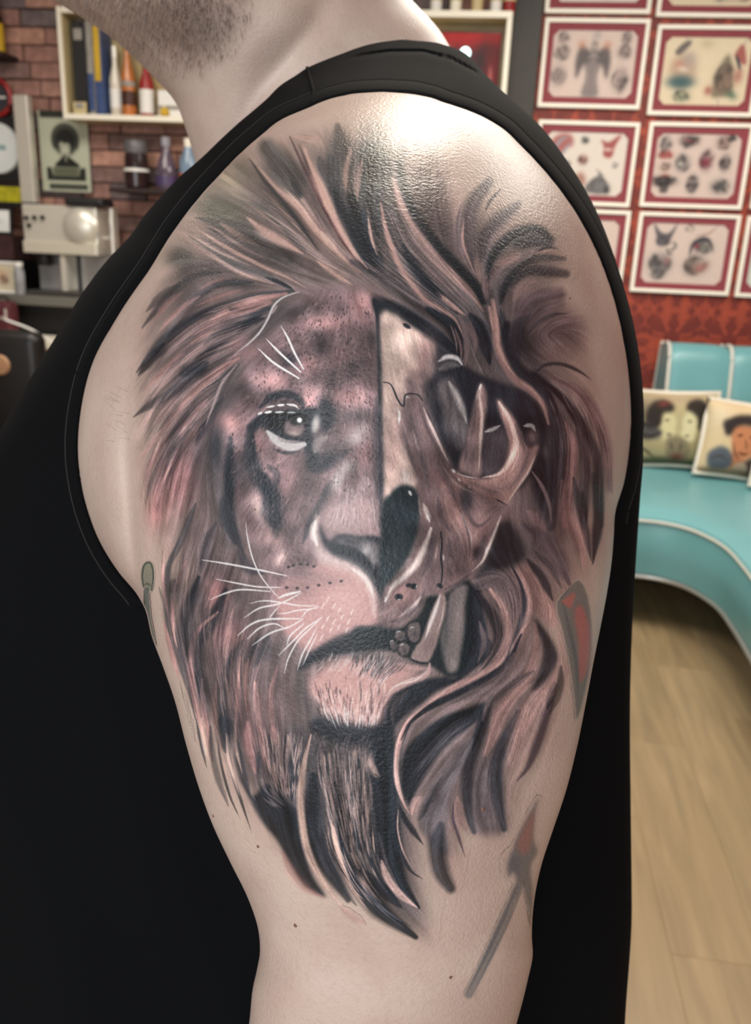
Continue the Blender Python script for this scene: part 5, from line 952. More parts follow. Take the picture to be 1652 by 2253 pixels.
    S('D', K, [([(1150, 770), (1300, 900), (1420, 1060), (1490, 1200), (1530, 1350), (1540, 1700)], 50, .95, .4, .6), ([(950, 440), (935, 580), (1000, 700), (1080, 780), (1200, 870), (1260, 1000)], 76, .95, .5, .4), ([(1080, 760), (1200, 860)], 110, .9), ([(1100, 1250), (1180, 1400), (1190, 1560)], 130, .9, .6, .6)], .6)
    S('D', (164, 124, 121), [([(1320, 1050), (1365, 1200), (1350, 1400), (1310, 1700)], 62, .85, .2, .5)], .7)
    S('G', K2, [([(1370, -80), (1420, 150), (1455, 300), (1480, 440)], 44, .9), ([(1220, 0), (1200, 150)], 60, .7)]); S('G', K, [([(1500, -100), (1525, 150), (1490, 460)], 56, .95, .6, .1), ([(1420, 0), (1455, 200)], 30, .8)])
    S('G', (168, 130, 127), [([(1300, -60), (1330, 150), (1400, 300), (1440, 480)], 76, .8), ([(1090, 130), (1200, 260)], 60, .5)], .9)
    for x, y, rx, ry, a, op in ((1230, 1150, 60, 200, -5, .7), (1200, 1450, 70, 170, 5, .7), (1480, 1300, 36, 220, -6, .6), (1100, 800, 90, 60, 30, .6), (1060, 560, 70, 120, -20, .5)): O('D', x, y, rx, ry, a, K, op)
    hairs('D', [(1200, 880), (1280, 1100), (1270, 1350), (1220, 1640)], [(1420, 860), (1540, 1060), (1600, 1300), (1600, 1640)], 100, 3, (.2, .5), (176, 142, 138), 3, (.2, .5))
    hairs('D', [(1200, 880), (1280, 1100), (1270, 1350), (1220, 1640)], [(1420, 860), (1540, 1060), (1600, 1300), (1600, 1640)], 80, 3, (.2, .5), K, 3, (.2, .5))
    # ================= curls below the skull (G)
    Y('G', [(600, 700), (700, 600), (780, 600), (810, 760), (835, 900), (820, 1050), (720, 1140), (640, 1200), (520, 1250), (420, 1330), (330, 1400), (240, 1500), (200, 1660), (110, 1660), (140, 1450), (200, 1300), (300, 1220), (440, 1180), (560, 1160), (640, 1130)], K, .97, 4)
    Y('G', [(850, 340), (930, 150), (1050, 320), (1065, 420), (980, 480), (860, 520), (740, 560), (790, 470)], K, .86, 7)
    S('G', (96, 86, 90), [([(1060, 220), (1200, 330), (1290, 470), (1350, 600)], 90, .85), ([(760, 600), (880, 560), (980, 620), (1000, 760)], 110, .7)], .8)
    Y('G', [(1000, 520), (1100, 460), (1200, 600), (1270, 730), (1260, 860), (1180, 800), (1100, 760), (1060, 820), (1060, 660)], (176, 138, 132), .85, 8)
    S('G', K2, [([(980, 470), (1040, 590), (1062, 720), (1020, 870), (970, 1010), (880, 1120), (760, 1190)], 30, .95), ([(1080, 430), (1170, 540), (1240, 690)], 44, .85), ([(770, 640), (860, 780), (900, 900), (880, 1020), (800, 1120)], 60, .9), ([(880, 660), (920, 760)], 24, .8), ([(1130, 380), (1220, 470), (1300, 620)], 30, .6)], .6)
    Y('G', [(1120, 800), (1200, 880), (1265, 1000), (1270, 1080), (1210, 1180), (1140, 1250), (1110, 1240), (1160, 1110), (1175, 980)], K2, .95, 4)
    S('G', (180, 143, 137), [([(850, 620), (930, 740), (962, 860), (940, 980), (880, 1090), (780, 1170), (640, 1230), (520, 1310), (400, 1400), (310, 1490), (265, 1660)], 48, .95, .4, .3), ([(1130, 830), (1135, 980), (1080, 1170), (970, 1290), (890, 1400), (840, 1560), (810, 1660)], 46, .85), ([(1110, 800), (1010, 960), (960, 1080)], 36, .7), ([(1280, 900), (1310, 1050), (1260, 1200), (1120, 1330), (1040, 1500), (1000, 1660)], 100, .5)], .6)
    S('G', K, [([(1040, 900), (960, 1070), (830, 1170), (640, 1270), (480, 1350), (350, 1450), (290, 1560)], 38, .95), ([(800, 900), (840, 980), (790, 1090)], 40, .7), ([(480, 1330), (360, 1440), (300, 1580)], 10, .9), ([(1290, 1100), (1280, 1250), (1220, 1400)], 40, .6)], .5)
    S('G', MG, [([(1000, 1020), (900, 1180), (760, 1260), (600, 1330)], 60, .8), ([(1120, 1130), (960, 1230), (840, 1330), (800, 1440)], 50, .8), ([(930, 640), (1000, 720), (990, 860)], 40, .6), ([(780, 820), (810, 950), (770, 1080)], 30, .8), ([(330, 1250), (250, 1350), (240, 1480)], 30, .6)], .7)
    hairs('G', [(760, 560), (860, 760), (880, 960), (700, 1200)], [(1040, 540), (1060, 760), (1000, 960), (820, 1180)], 60, 3, (.2, .5), (180, 150, 146), 3, (.2, .5))
    for x, y, rx, ry, a, cc, op in ((430, 730, 110, 55, -25, K, .8), (330, 830, 90, 55, -30, K2, .6), (700, 190, 130, 30, 5, K, .6), (360, 120, 110, 40, -30, K2, .6), (560, 1250, 60, 150, 5, K2, .6), (200, 620, 70, 40, -40, K, .5), (280, 1180, 40, 110, 20, K2, .5), (620, 430, 150, 36, -20, K, .5), (450, 1250, 40, 140, 10, (84, 76, 80), .5)): O('C', x, y, rx, ry, a, cc, op)
    for x, y, rx, ry, a, cc, op in ((300, 620, 46, 110, 12, K, .6), (430, 660, 50, 90, 15, K, .55), (400, 900, 50, 160, 5, K2, .6), (500, 1250, 70, 150, -8, K, .6), (640, 1500, 60, 120, 0, K, .6), (850, 1000, 110, 60, 0, K2, .5), (700, 640, 60, 60, 0, K2, .4), (470, 1040, 40, 90, 0, K, .5)): O('E', x, y, rx, ry, a, cc, op)
    for x, y, rx, ry, a, cc, op in ((960, 420, 120, 150, -35, (74, 74, 72), .7), (1320, 300, 90, 160, 0, (74, 76, 76), .6), (1560, 400, 110, 200, 0, K2, .6), (480, 700, 150, 80, 15, (92, 96, 80), .5), (900, 1050, 150, 60, 25, (80, 76, 78), .5), (700, 880, 90, 50, 30, (84, 82, 78), .6)): O('A', x, y, rx, ry, a, cc, op)
    for x, y, rx, ry, a, cc, op in ((560, 560, 260, 120, 35, (92, 92, 82), .45), (820, 560, 240, 130, 45, (88, 82, 80), .45), (760, 1000, 300, 90, 25, (92, 84, 84), .5), (420, 1120, 200, 60, 10, (74, 72, 74), .5), (1250, 330, 160, 130, 30, (88, 86, 84), .5), (260, 1330, 120, 120, -40, (84, 78, 80), .4)): O('A', x, y, rx, ry, a, cc, op)
    for x, y, rx, ry, a, cc, op in ((100, 420, 150, 230, 0, (72, 74, 74), .6), (420, 620, 110, 240, -10, (104, 90, 90), .5), (620, 860, 90, 160, -20, (94, 84, 86), .5), (800, 850, 60, 200, 10, (92, 82, 86), .5), (1150, 850, 130, 70, -10, (64, 64, 68), .7), (1000, 1100, 80, 160, 30, (70, 68, 72), .5), (1250, 1030, 130, 60, 0, (84, 76, 82), .6), (1200, 1300, 120, 90, -40, (80, 74, 80), .6), (1350, 1450, 170, 130, 0, (112, 97, 99), .6), (1100, 1520, 110, 110, 0, (60, 61, 66), .6)): O('B', x, y, rx, ry, a, cc, op)
    c.streak(np.ones((c.H, c.W)), .115, 24, .8); c.flow = None
    # clear locks laid back over the grain
    S('A', (196, 158, 147), [([(690, 770), (800, 860), (960, 950), (1080, 1020)], 34, .7), ([(780, 420), (900, 560), (1050, 690), (1160, 840), (1260, 950), (1400, 1080)], 34, .6), ([(1090, 260), (1165, 450), (1235, 610), (1325, 800), (1435, 990), (1550, 1130)], 40, .75), ([(320, 850), (520, 970), (760, 1100), (950, 1190)], 18, .6), ([(1190, 1080), (1310, 1165), (1430, 1245)], 20, .6), ([(1430, 270), (1395, 400), (1392, 550)], 30, .5), ([(1510, 340), (1485, 470), (1472, 600)], 30, .5)], .8)
    S('A', (58, 60, 64), [([(1062, 610), (1030, 550), (985, 480)], 34, .7), ([(1310, 560), (1380, 780), (1490, 980), (1600, 1130)], 60, .6), ([(1180, 980), (980, 700), (810, 500), (710, 360)], 22, .6), ([(1000, 1270), (900, 1225), (810, 1195)], 18, .7)], .8)
    S('B', (188, 150, 142), [([(175, 610), (220, 800), (292, 1000), (372, 1120), (462, 1230), (560, 1290), (660, 1360)], 20, .7), ([(265, 450), (310, 600), (390, 740), (505, 905), (625, 1045)], 32, .5), ([(545, 1190), (650, 1275), (725, 1332)], 14, .6), ([(722, 720), (718, 860), (785, 1050)], 9, .7), ([(950, 1000), (1030, 960), (1100, 905)], 34, .45), ([(1185, 930), (1270, 907), (1325, 912)], 8, .7), ([(1050, 1230), (1100, 1150), (1200, 1100)], 60, .35)], .8)
    S('B', K, [([(300, 360), (335, 500), (400, 680), (520, 850), (660, 1000), (790, 1130), (850, 1240)], 50, .7, .4, .6), ([(320, 870), (385, 990), (475, 1110), (575, 1220)], 44, .7), ([(880, 1100), (905, 970), (1000, 850), (1110, 785)], 26, .6), ([(970, 1250), (990, 1150), (1060, 1050)], 34, .6)], .8)
    # ================= lion face, left half
    face = [(826, 652), (760, 634), (700, 640), (655, 668), (610, 720), (570, 780), (530, 830), (505, 900), (492, 980), (500, 1060), (530, 1150), (565, 1220), (590, 1290), (600, 1360), (680, 1420), (760, 1390), (832, 1378), (838, 1180), (838, 900), (832, 720)]
    c.poly(face, (130, 107, 109), .92, 10)
    fm = np.zeros((c.H, c.W)); q = Canvas(276, 236, 1356, 2100, step); q.poly(face, (255, 255, 255), 1, 12); fm = q.a
    for x, y, rx, ry, a, op in ((640, 1050, 90, 70, 0, .8), (1130, 900, 60, 70, 30, .8), (900, 800, 130, 60, 0, .7), (1380, 890, 130, 70, 0, .7), (1470, 320, 90, 90, 0, .75), (1250, 430, 150, 50, 0, .65), (1130, 690, 60, 60, 0, .7), (820, 1180, 60, 80, 0, .6), (1000, 1400, 90, 130, 0, .4), (1330, 640, 70, 50, 0, .5), (1500, 1250, 60, 90, 0, .5), (760, 620, 110, 60, -30, .5), (700, 560, 80, 50, -30, .4)): O('C', x, y, rx, ry, a, (190, 141, 139), op)
    for x, y, rx, ry, a, op in ((1060, 350, 130, 50, -10, .7), (980, 420, 90, 50, -30, .6), (1210, 580, 55, 60, 0, .75), (1540, 520, 40, 50, 0, .7), (1420, 690, 60, 40, 0, .6), (1180, 500, 50, 30, 0, .5), (1340, 340, 60, 40, 0, .4), (730, 840, 120, 50, -10, .6), (1450, 1010, 140, 50, 0, .6), (960, 880, 150, 30, 0, .7), (1080, 800, 60, 30, 0, .4), (1300, 800, 60, 50, 0, .3), (620, 900, 60, 80, 30, .5)): O('C', x, y, rx, ry, a, (84, 78, 80), op)
    O('C', 1020, 660, 62, 50, 0, K, .75); O('C', 1240, 1010, 60, 110, 0, K, .9, 1.4)
    S('C', K2, [([(770, 1080), (775, 1250), (820, 1400), (890, 1500), (920, 1640), (930, 1760)], 84, .92, .4, .5), ([(650, 1150), (640, 1350), (640, 1600), (680, 1800)], 70, .9, .3, .4), ([(1180, 1230), (1160, 1330), (1280, 1290), (1400, 1220)], 70, .6), ([(1170, 1260), (1160, 1330)], 60, .8), ([(560, 1150), (540, 1280)], 50, .6), ([(1280, 1420), (1240, 1520), (1190, 1640)], 50, .7), ([(880, 1320), (940, 1380), (920, 1480)], 40, .6)], .8)
    S('C', K, [([(830, 1360), (880, 1470), (920, 1560)], 60, .7), ([(640, 1300), (640, 1560)], 40, .6), ([(780, 1080), (790, 1200), (800, 1330)], 24, .8)], .7)
    for x, y, rx, ry, a, op, cc in ((1430, 1150, 70, 45, -30, .7, (186, 174, 172)), (1470, 1090, 40, 30, 0, .5, (180, 170, 170)), (1320, 1420, 36, 90, 25, .75, (194, 182, 180)), (1380, 1330, 50, 40, -30, .6, (180, 168, 166)), (1400, 1600, 150, 90, 0, .6, (190, 162, 160)), (1500, 1450, 60, 110, 0, .5, (170, 148, 148)), (850, 1600, 40, 90, -25, .6, (190, 164, 160))): O('C', x, y, rx, ry, a, cc, op)
    O('E', 830, 130, 45, 100, -25, (196, 166, 160), .75); O('E', 900, 300, 110, 55, 20, (190, 156, 152), .7); O('E', 830, 380, 90, 60, 0, (120, 104, 104), .6); O('E', 920, 180, 90, 40, 30, K2, .6); O('E', 1060, 300, 60, 160, 15, (112, 96, 98), .6); O('E', 960, 430, 60, 26, -50, (206, 176, 168), .7)
    S('E', K2, [([(660, 0), (640, 130), (700, 320), (740, 420)], 44, .8), ([(700, 380), (760, 480), (860, 520)], 60, .7), ([(900, 0), (880, 140), (960, 240)], 70, .7), ([(1210, 60), (1150, 200), (1100, 330)], 40, .7)], .8)
    g = np.random.default_rng(9); mo = 0
    for r, k in ((16, 1.0), (7, .8)):
        n = blur(g.random((c.H, c.W)), r / step * 1.6); n = blur(n, r / step); n -= n.mean(); mo = mo + k * n / n.std()
    c.rgb *= np.exp(.13 * np.clip(mo, -2, 2) * fm)[..., None]
    S('C', K, [([(1225, 920), (1260, 1010), (1240, 1110)], 64, .85), ([(1160, 1240), (1200, 1320), (1300, 1260)], 76, .7), ([(850, 1380), (900, 1480), (930, 1580), (950, 1700)], 90, .7), ([(650, 1220), (640, 1400), (655, 1600)], 44, .7), ([(860, 920), (900, 890), (960, 880)], 30, .6), ([(1040, 880), (1090, 920), (1110, 980)], 30, .7)], 1.0); O('C', 720, 1330, 60, 120, 0, K2, .55); O('C', 560, 1180, 60, 140, 0, K2, .5); O('C', 1150, 1180, 40, 90, 20, K, .5); O('C', 1250, 1250, 90, 60, -20, K2, .5)
    c.flow = np.zeros((2, c.H, c.W))
    # short fur and speckles
    L = []; L2 = []
    for _ in range(900):
        x, y = R.uniform(500, 835), R.uniform(640, 1330)
        j, i = int((x - c.x0) / step), int((y - c.y0) / step)
        if fm[i, j] < .9: continue
        dx, dy = (x - 760) / 120., (y - 760) / 260. + .9; n = math.hypot(dx, dy) + .01; ln = R.uniform(8, 20)
        (L if R.random() < .5 else L2).append(([(x, y), (x + dx / n * ln * .5, y + dy / n * ln * .5), (x + dx / n * ln, y + dy / n * ln)], R.uniform(2, 3.6), R.uniform(.1, .35)))
    c.strokes(L, (84, 74, 78)); c.strokes(L2, (206, 168, 160)); c.streak(fm, .075, 7, .5); c.flow = None
    L = []
    for _ in range(700):
        x, y = (R.uniform(560, 826), R.uniform(650, 900)) if R.random() < .7 else (R.uniform(500, 830), R.uniform(880, 1120))
        j, i = int((x - c.x0) / step), int((y - c.y0) / step)
        if fm[i, j] > .9: L.append(([(x, y), (x + R.uniform(-1, 1), y + R.uniform(2, 5))], R.uniform(1.8, 3.2), R.uniform(.35, .75), .8, .8))
    c.strokes(L, (54, 50, 54))
    # eye
    Y('C', [(755, 1100), (790, 1030), (870, 990), (980, 975), (1080, 970), (1150, 960), (1210, 980), (1190, 1060), (1160, 1130), (1180, 1220), (1120, 1250), (1105, 1170), (1000, 1200), (900, 1150), (840, 1090), (800, 1120)], K, .97, 3)
    S('C', K, [([(830, 960), (920, 890), (1030, 880), (1090, 940)], 40, .8), ([(1140, 1180), (1150, 1240)], 50, .9)], .8)
    O('C', 850, 1120, 40, 40, 0, (128, 104, 100), .7); O('C', 930, 1060, 50, 40, 20, (30, 30, 33), .9, 2); O('C', 1046, 1080, 84, 72, 0, (24, 24, 27), 1, 5); O('C', 1050, 1084, 66, 56, 0, (104, 92, 92), 1, 4); O('C', 1056, 1104, 46, 30, 0, (150, 126, 122), .9); O('C', 1040, 1122, 40, 14, 10, (190, 170, 164), .6); O('C', 1000, 1075, 14, 40, 10, (150, 134, 132), .5); O('C', 1062, 1036, 46, 34, 0, (20, 20, 22), .97, 3); O('C', 1080, 1038, 17, 18, 0, (244, 244, 244), 1, 2); S('C', (20, 22, 25), [([(870, 1010), (960, 1000), (1060, 1000), (1130, 1020)], 26, .95, .6, .6)])
    S('C', (192, 186, 184), [([(880, 1110), (940, 1165), (1030, 1205), (1110, 1190)], 52, .92, .3, .5)], .5); S('C', (150, 138, 136), [([(930, 1130), (990, 1170), (1080, 1170)], 20, .8), ([(1175, 1240), (1200, 1170), (1260, 1140)], 50, .8)], .8)
    O('C', 1180, 1062, 26, 62, 10, (196, 188, 184), .9, 1.5); S('C', K, [([(905, 1060), (940, 1120), (1010, 1150), (1100, 1140)], 16, .95), ([(920, 1220), (1000, 1245), (1090, 1230)], 18, .6)])
    S('C', WH, [([(820, 1002), (850, 988)], 16, .9), ([(862, 992), (910, 984)], 20, .95), ([(925, 990), (985, 986)], 16, .85), ([(1000, 990), (1060, 990)], 14, .7), ([(875, 958), (930, 948)], 16, .9), ([(940, 946), (990, 942)], 18, .95), ([(1000, 940), (1050, 946), (1075, 968)], 18, .9)], .4)
    # divide
    S('C', K, [([(1548, 290), (1570, 420), (1582, 700), (1588, 1000), (1592, 1300), (1590, 1500), (1580, 1700)], 26, .92, .8, .8)], .6); S('C', (74, 74, 80), [([(1560, 900), (1568, 1200), (1572, 1480), (1570, 1640)], 50, .7, .3, .8), ([(1600, 1000), (1610, 1480)], 30, .6)], 1.2)
    Y('C', [(1540, 270), (1652, 340), (1720, 400), (1560, 372)], K, .95, 3)
    # nose and muzzle
    Y('E', [(1240, 80), (1400, 40), (1560, 40), (1600, 140), (1600, 320), (1440, 285), (1320, 290), (1240, 250), (1210, 180)], (186, 158, 156), .8, 14)
    hairs('E', [(1230, 250), (1280, 180), (1320, 60), (1360, -60)], [(1580, 290), (1560, 160), (1540, 20), (1540, -60)], 60, 2.4, (.2, .5), (226, 208, 206), 3, (.1, .3)); hairs('E', [(1230, 250), (1280, 180), (1320, 60), (1360, -60)], [(1580, 290), (1560, 160), (1540, 20), (1540, -60)], 60, 2.4, (.2, .5), (110, 96, 100), 3, (.1, .3))
    Y('E', [(1000, 560), (1120, 490), (1240, 450), (1400, 490), (1520, 590), (1568, 740), (1562, 830), (1460, 852), (1350, 892), (1240, 950), (1150, 1010), (1080, 960), (1000, 900), (950, 780), (930, 660)], (194, 150, 145), .92, 7)
    O('E', 1060, 620, 110, 60, 0, (132, 112, 112), .6); O('E', 1100, 520, 110, 40, 0, (120, 104, 106), .7); O('E', 1380, 680, 120, 110, 0, (206, 164, 158), .7); O('E', 1220, 560, 140, 36, 0, (156, 128, 126), .6)
    Y('E', [(1205, 215), (1260, 310), (1330, 275), (1440, 285), (1602, 320), (1604, 660), (1570, 640), (1490, 510), (1390, 450), (1300, 410), (1230, 340)], K, .97, 3)
    Y('E', [(1310, 300), (1440, 296), (1592, 336), (1592, 470), (1520, 440), (1450, 370), (1350, 350)], (112, 106, 108), .85, 5); O('E', 1500, 370, 36, 40, 0, (196, 186, 186), .7); O('E', 1540, 420, 20, 50, 0, (150, 140, 142), .8); O('E', 1400, 320, 50, 16, 5, (60, 58, 62), .6); S('E', K, [([(1280, 340), (1380, 380), (1470, 440), (1560, 580)], 60, .9)])
    c.strokes([(T('E', [(1190, 170), (1172, 260), (1190, 350), (1260, 430), (1390, 472), (1490, 545), (1540, 650), (1550, 780)]), 26, .62, .4, .3)], (224, 204, 196), 1.8); c.strokes([(T('E', [(1180, 190), (1168, 260), (1190, 340)]), 14, .8, .4, .3), (T('E', [(1400, 480), (1500, 560), (1545, 680)]), 10, .7)], (232, 222, 216), 1.2)
    S('E', (34, 34, 38), [([(x, y), (x + 12, y - 2)], 14, .65, .7, .7) for x, y in ((1005, 478), (1035, 468), (1080, 460), (1125, 462), (1165, 474), (995, 606), (1060, 610), (1125, 606), (1195, 592), (1265, 578), (1335, 566))])
    # mouth and chin
    Y('E', [(1060, 1130), (1110, 1050), (1200, 980), (1350, 905), (1480, 862), (1640, 845), (1700, 900), (1680, 990), (1560, 1000), (1400, 1020), (1280, 1040), (1190, 1070), (1120, 1110)], K, .97, 5)
    Y('E', [(1130, 1240), (1200, 1130), (1320, 1070), (1450, 1055), (1600, 1090), (1720, 1100), (1820, 1120), (1780, 1170), (1680, 1240), (1620, 1340), (1580, 1450), (1420, 1450), (1300, 1420), (1210, 1330)], (198, 154, 148), .93, 8)
    S('E', K2, [([(1080, 1120), (1100, 1290), (1190, 1430), (1320, 1510)], 80, .5, .3, .6)], 1.6); S('E', K, [([(1190, 1450), (1320, 1540), (1500, 1560), (1640, 1490)], 80, .55, .2, .5)], 1.8)
    hairs('E', [(1160, 1200), (1180, 1300), (1220, 1400), (1270, 1480)], [(1640, 1160), (1620, 1280), (1590, 1400), (1560, 1500)], 120, 3, (.3, .7), (232, 206, 198), 4, (.12, .32)); hairs('E', [(1160, 1200), (1180, 1300), (1220, 1400), (1270, 1500)], [(1640, 1160), (1620, 1280), (1590, 1400), (1560, 1520)], 80, 3, (.3, .7), (70, 62, 66), 4, (.1, .28))
    hairs('E', [(1230, 1330), (1245, 1390), (1265, 1440), (1290, 1490)], [(1560, 1380), (1550, 1420), (1540, 1460), (1520, 1500)], 26, 2.2, (.4, .85), WH, 4, (.4, .9)); hairs('E', [(1250, 1000), (1230, 1050), (1190, 1100), (1150, 1150)], [(1620, 960), (1600, 1040), (1560, 1120), (1480, 1200)], 34, 2.4, (.35, .75), (206, 192, 188), 4, (.3, .6))
    hairs('E', [(1420, 1000), (1410, 1050), (1400, 1100), (1380, 1160)], [(1620, 960), (1610, 1050), (1600, 1130), (1560, 1200)], 34, 3, (.5, .9), K2, 3, (.3, .6)); hairs('E', [(1180, 1500), (1160, 1560), (1140, 1620), (1120, 1700)], [(1600, 1520), (1580, 1580), (1560, 1640), (1540, 1700)], 60, 3, (.3, .6), (120, 106, 106), 3, (.2, .6))
    S('E', (228, 210, 204), [([(x, y), (x - 14, y + 20), (x - 22, y + 44)], 10, .75) for x, y in ((1270, 660), (1310, 700), (1360, 770), (1310, 800), (1270, 780), (1340, 830), (1400, 800), (1240, 830), (1290, 850), (1240, 700), (1420, 740), (1230, 900), (1390, 850), (1340, 730))])
    # whiskers
    wk = [([(470, 432), (620, 455), (780, 485), (900, 510), (1000, 532)], 15), ([(745, 200), (755, 290), (790, 430), (850, 550), (945, 665)], 11), ([(560, 552), (700, 580), (820, 600), (970, 605)], 12), ([(520, 682), (620, 640), (720, 618), (900, 630)], 13), ([(770, 705), (860, 688), (970, 700), (1080, 718), (1190, 720)], 11), ([(735, 795), (830, 735), (960, 705), (1090, 640)], 13), ([(945, 672), (1000, 650), (1085, 630)], 20), ([(695, 905), (780, 835), (880, 805), (1085, 800)], 15), ([(755, 927), (830, 860), (920, 832), (985, 860)], 13), ([(785, 967), (900, 890), (1020, 850), (1105, 800)], 13), ([(950, 1030), (1040, 940), (1120, 860), (1225, 790)], 12), ([(1000, 965), (1025, 905), (1110, 830)], 12), ([(985, 1142), (1010, 1050), (1070, 940), (1150, 860), (1210, 800)], 12), ([(1068, 1117), (1100, 1020), (1150, 930), (1185, 860)], 12), ([(1100, 1092), (1140, 1000), (1190, 900)], 10), ([(890, 800), (920, 760), (955, 720)], 9), ([(940, 770), (1000, 765), (1060, 750), (1190, 735)], 10), ([(1090, 800), (1130, 750), (1200, 725)], 9)]
    S('E', (222, 218, 216), [(p, w, .85, .35, .5) for p, w in wk], .3)
    S('C', WH, [([(965, 450), (1010, 530), (1050, 620), (1105, 718)], 17, .95, .2, .6), ([(870, 528), (960, 620), (1087, 737)], 17, .95, .2, .6), ([(820, 588), (920, 680), (1077, 777)], 17, .95, .2, .6)], .3)
    S('C', (206, 200, 200), [([(1080, 235), (980, 270), (918, 325), (880, 410), (830, 490), (760, 560), (668, 632)], 16, .85)], .4); S('C', (176, 154, 152), [([(690, 690), (600, 800), (550, 920), (490, 1080)], 15, .75), ([(940, 320), (900, 380)], 14, .7)], .5)
    # ================= skull, right half
    Y('D', [(430, 500), (560, 590), (700, 700), (880, 790), (1080, 870), (1190, 1010), (1200, 1160), (1130, 1330), (1010, 1480), (700, 1480), (560, 1240), (470, 1000), (440, 760)], K, .96, 5)
    Y('D', [(300, 860), (400, 870), (450, 960), (490, 1060), (545, 1190), (585, 1290), (650, 1385), (760, 1425), (900, 1480), (960, 1560), (930, 1680), (500, 1700), (400, 1500), (330, 1280), (275, 1090)], (128, 106, 105), .95, 6)
    Y('D', [(168, 380), (240, 372), (330, 436), (430, 510), (500, 570), (500, 680), (470, 780), (400, 800), (330, 770), (315, 830), (330, 880), (300, 960), (280, 1010), (272, 1120), (330, 1250), (370, 1370), (400, 1440), (360, 1480), (300, 1470), (240, 1500), (195, 1560), (188, 1400), (178, 1000), (170, 700)], BONE, .97, 5)
    O('D', 440, 640, 60, 130, 10, (156, 120, 118), .75); O('D', 400, 760, 70, 50, 0, (132, 108, 108), .75); O('D', 240, 560, 50, 130, 0, (222, 198, 184), .7); O('D', 370, 640, 40, 50, 0, (218, 190, 178), .7); O('D', 240, 1200, 50, 200, 0, (206, 166, 160), .6); O('D', 520, 680, 60, 60, 0, (104, 94, 96), .8); O('D', 470, 880, 40, 130, -8, (82, 78, 82), .8)
    O('D', 360, 1080, 60, 160, -12, (118, 102, 104), .7); O('D', 470, 1250, 70, 130, -30, (128, 108, 108), .6); O('D', 560, 1440, 120, 80, 30, (158, 122, 118), .6); O('D', 430, 1480, 40, 120, -10, (112, 98, 100), .6)
    S('D', (220, 202, 196), [([(430, 960), (470, 1060), (545, 1220), (590, 1310)], 14, .7)], .8); S('D', WH, [([(265, 960), (280, 1000), (275, 1070)], 18, .8), ([(305, 930), (320, 895), (350, 900)], 12, .7)], .9); O('D', 320, 1400, 30, 40, 0, (230, 216, 212), .7)
    S('D', K, [([(180, 800), (220, 810), (245, 850), (270, 910), (305, 950), (320, 880), (390, 878), (425, 915)], 9, .95, .6, .6), ([(305, 435), (335, 455), (350, 465)], 22, .95), ([(445, 960), (480, 1040), (560, 1220)], 8, .5)])
    S('D', (206, 202, 200), [([(525, 670), (580, 642), (640, 652), (672, 692)], 38, .92, .3, .3)], .8); S('D', (150, 140, 138), [([(530, 720), (600, 690), (660, 700)], 40, .5)], .9)
    Y('D', [(525, 800), (600, 768), (650, 860), (690, 980), (712, 1060), (700, 1150), (670, 1230), (600, 1170), (560, 1090), (545, 960), (515, 880)], (112, 104, 105), .9, 6); S('D', (186, 178, 175), [([(590, 800), (640, 890), (685, 1000), (700, 1060)], 34, .8)], 1.0); O('D', 600, 1150, 60, 60, 0, (74, 76, 80), .7)
    Y('D', [(800, 1120), (900, 1080), (960, 1100), (980, 1250), (900, 1380), (800, 1390)], (92, 84, 87), .8, 8)
    S('D', (190, 186, 184), [([(815, 1112), (870, 1092), (912, 1070)], 20, .9), ([(1058, 1075), (1105, 1072), (1132, 1110)], 22, .95)], .6); O('D', 1110, 1140, 36, 44, 0, (150, 124, 122), .8)
    Y('D', [(790, 803), (822, 860), (826, 960), (806, 1080), (792, 1220), (788, 1392), (700, 1375), (648, 1340), (690, 1200), (720, 1060), (750, 920), (770, 840)], (142, 118, 115), .97, 2.5)
    S('D', (208, 186, 178), [([(790, 815), (782, 900), (795, 1000), (790, 1120), (775, 1360)], 18, .75), ([(785, 820), (755, 930)], 14, .6)], .8); S('D', WH, [([(790, 812), (778, 850)], 14, .8)], .7); O('D', 730, 1250, 36, 110, 10, (104, 92, 94), .6)
    Y('D', [(898, 905), (950, 965), (1000, 1030), (1040, 1120), (1090, 1210), (1150, 1190), (1135, 1260), (1085, 1370), (1020, 1460), (945, 1570), (880, 1545), (790, 1500), (690, 1450), (615, 1385), (605, 1350), (700, 1388), (800, 1405), (880, 1385), (940, 1320), (962, 1220), (955, 1120), (918, 1020), (895, 950)], (166, 132, 126), .97, 2.5)
    O('D', 1060, 1280, 40, 120, 25, (124, 102, 102), .6); O('D', 900, 1470, 110, 40, -10, (136, 112, 110), .6); S('D', (222, 196, 186), [([(902, 925), (955, 1010), (1000, 1120), (1005, 1210), (960, 1310), (900, 1375), (800, 1398)], 30, .8), ([(1130, 1260), (1080, 1370), (1010, 1470), (950, 1560)], 14, .7)], .8); S('D', WH, [([(612, 1352), (622, 1362)], 22, .95, .9, .9), ([(650, 1408), (658, 1416)], 14, .9, .9, .9), ([(715, 1455), (720, 1460)], 12, .8, .9, .9), ([(640, 1370), (700, 1392), (780, 1402)], 8, .8), ([(265, 1460), (275, 1452)], 18, .7, .9, .9)], .5)
    S('D', K2, [([(880, 1530), (940, 1565), (960, 1580)], 10, .9), ([(1040, 1130), (1090, 1215)], 8, .7)]); O('D', 700, 1540, 40, 70, -15, (84, 80, 84), .85, 1.5); O('D', 700, 1640, 30, 40, 0, (90, 84, 86), .7)
    S('D', (138, 118, 118), [([(1110, 1360), (1170, 1450), (1215, 1560), (1230, 1680)], 20, .85), ([(1180, 1440), (1200, 1520)], 8, .8)])
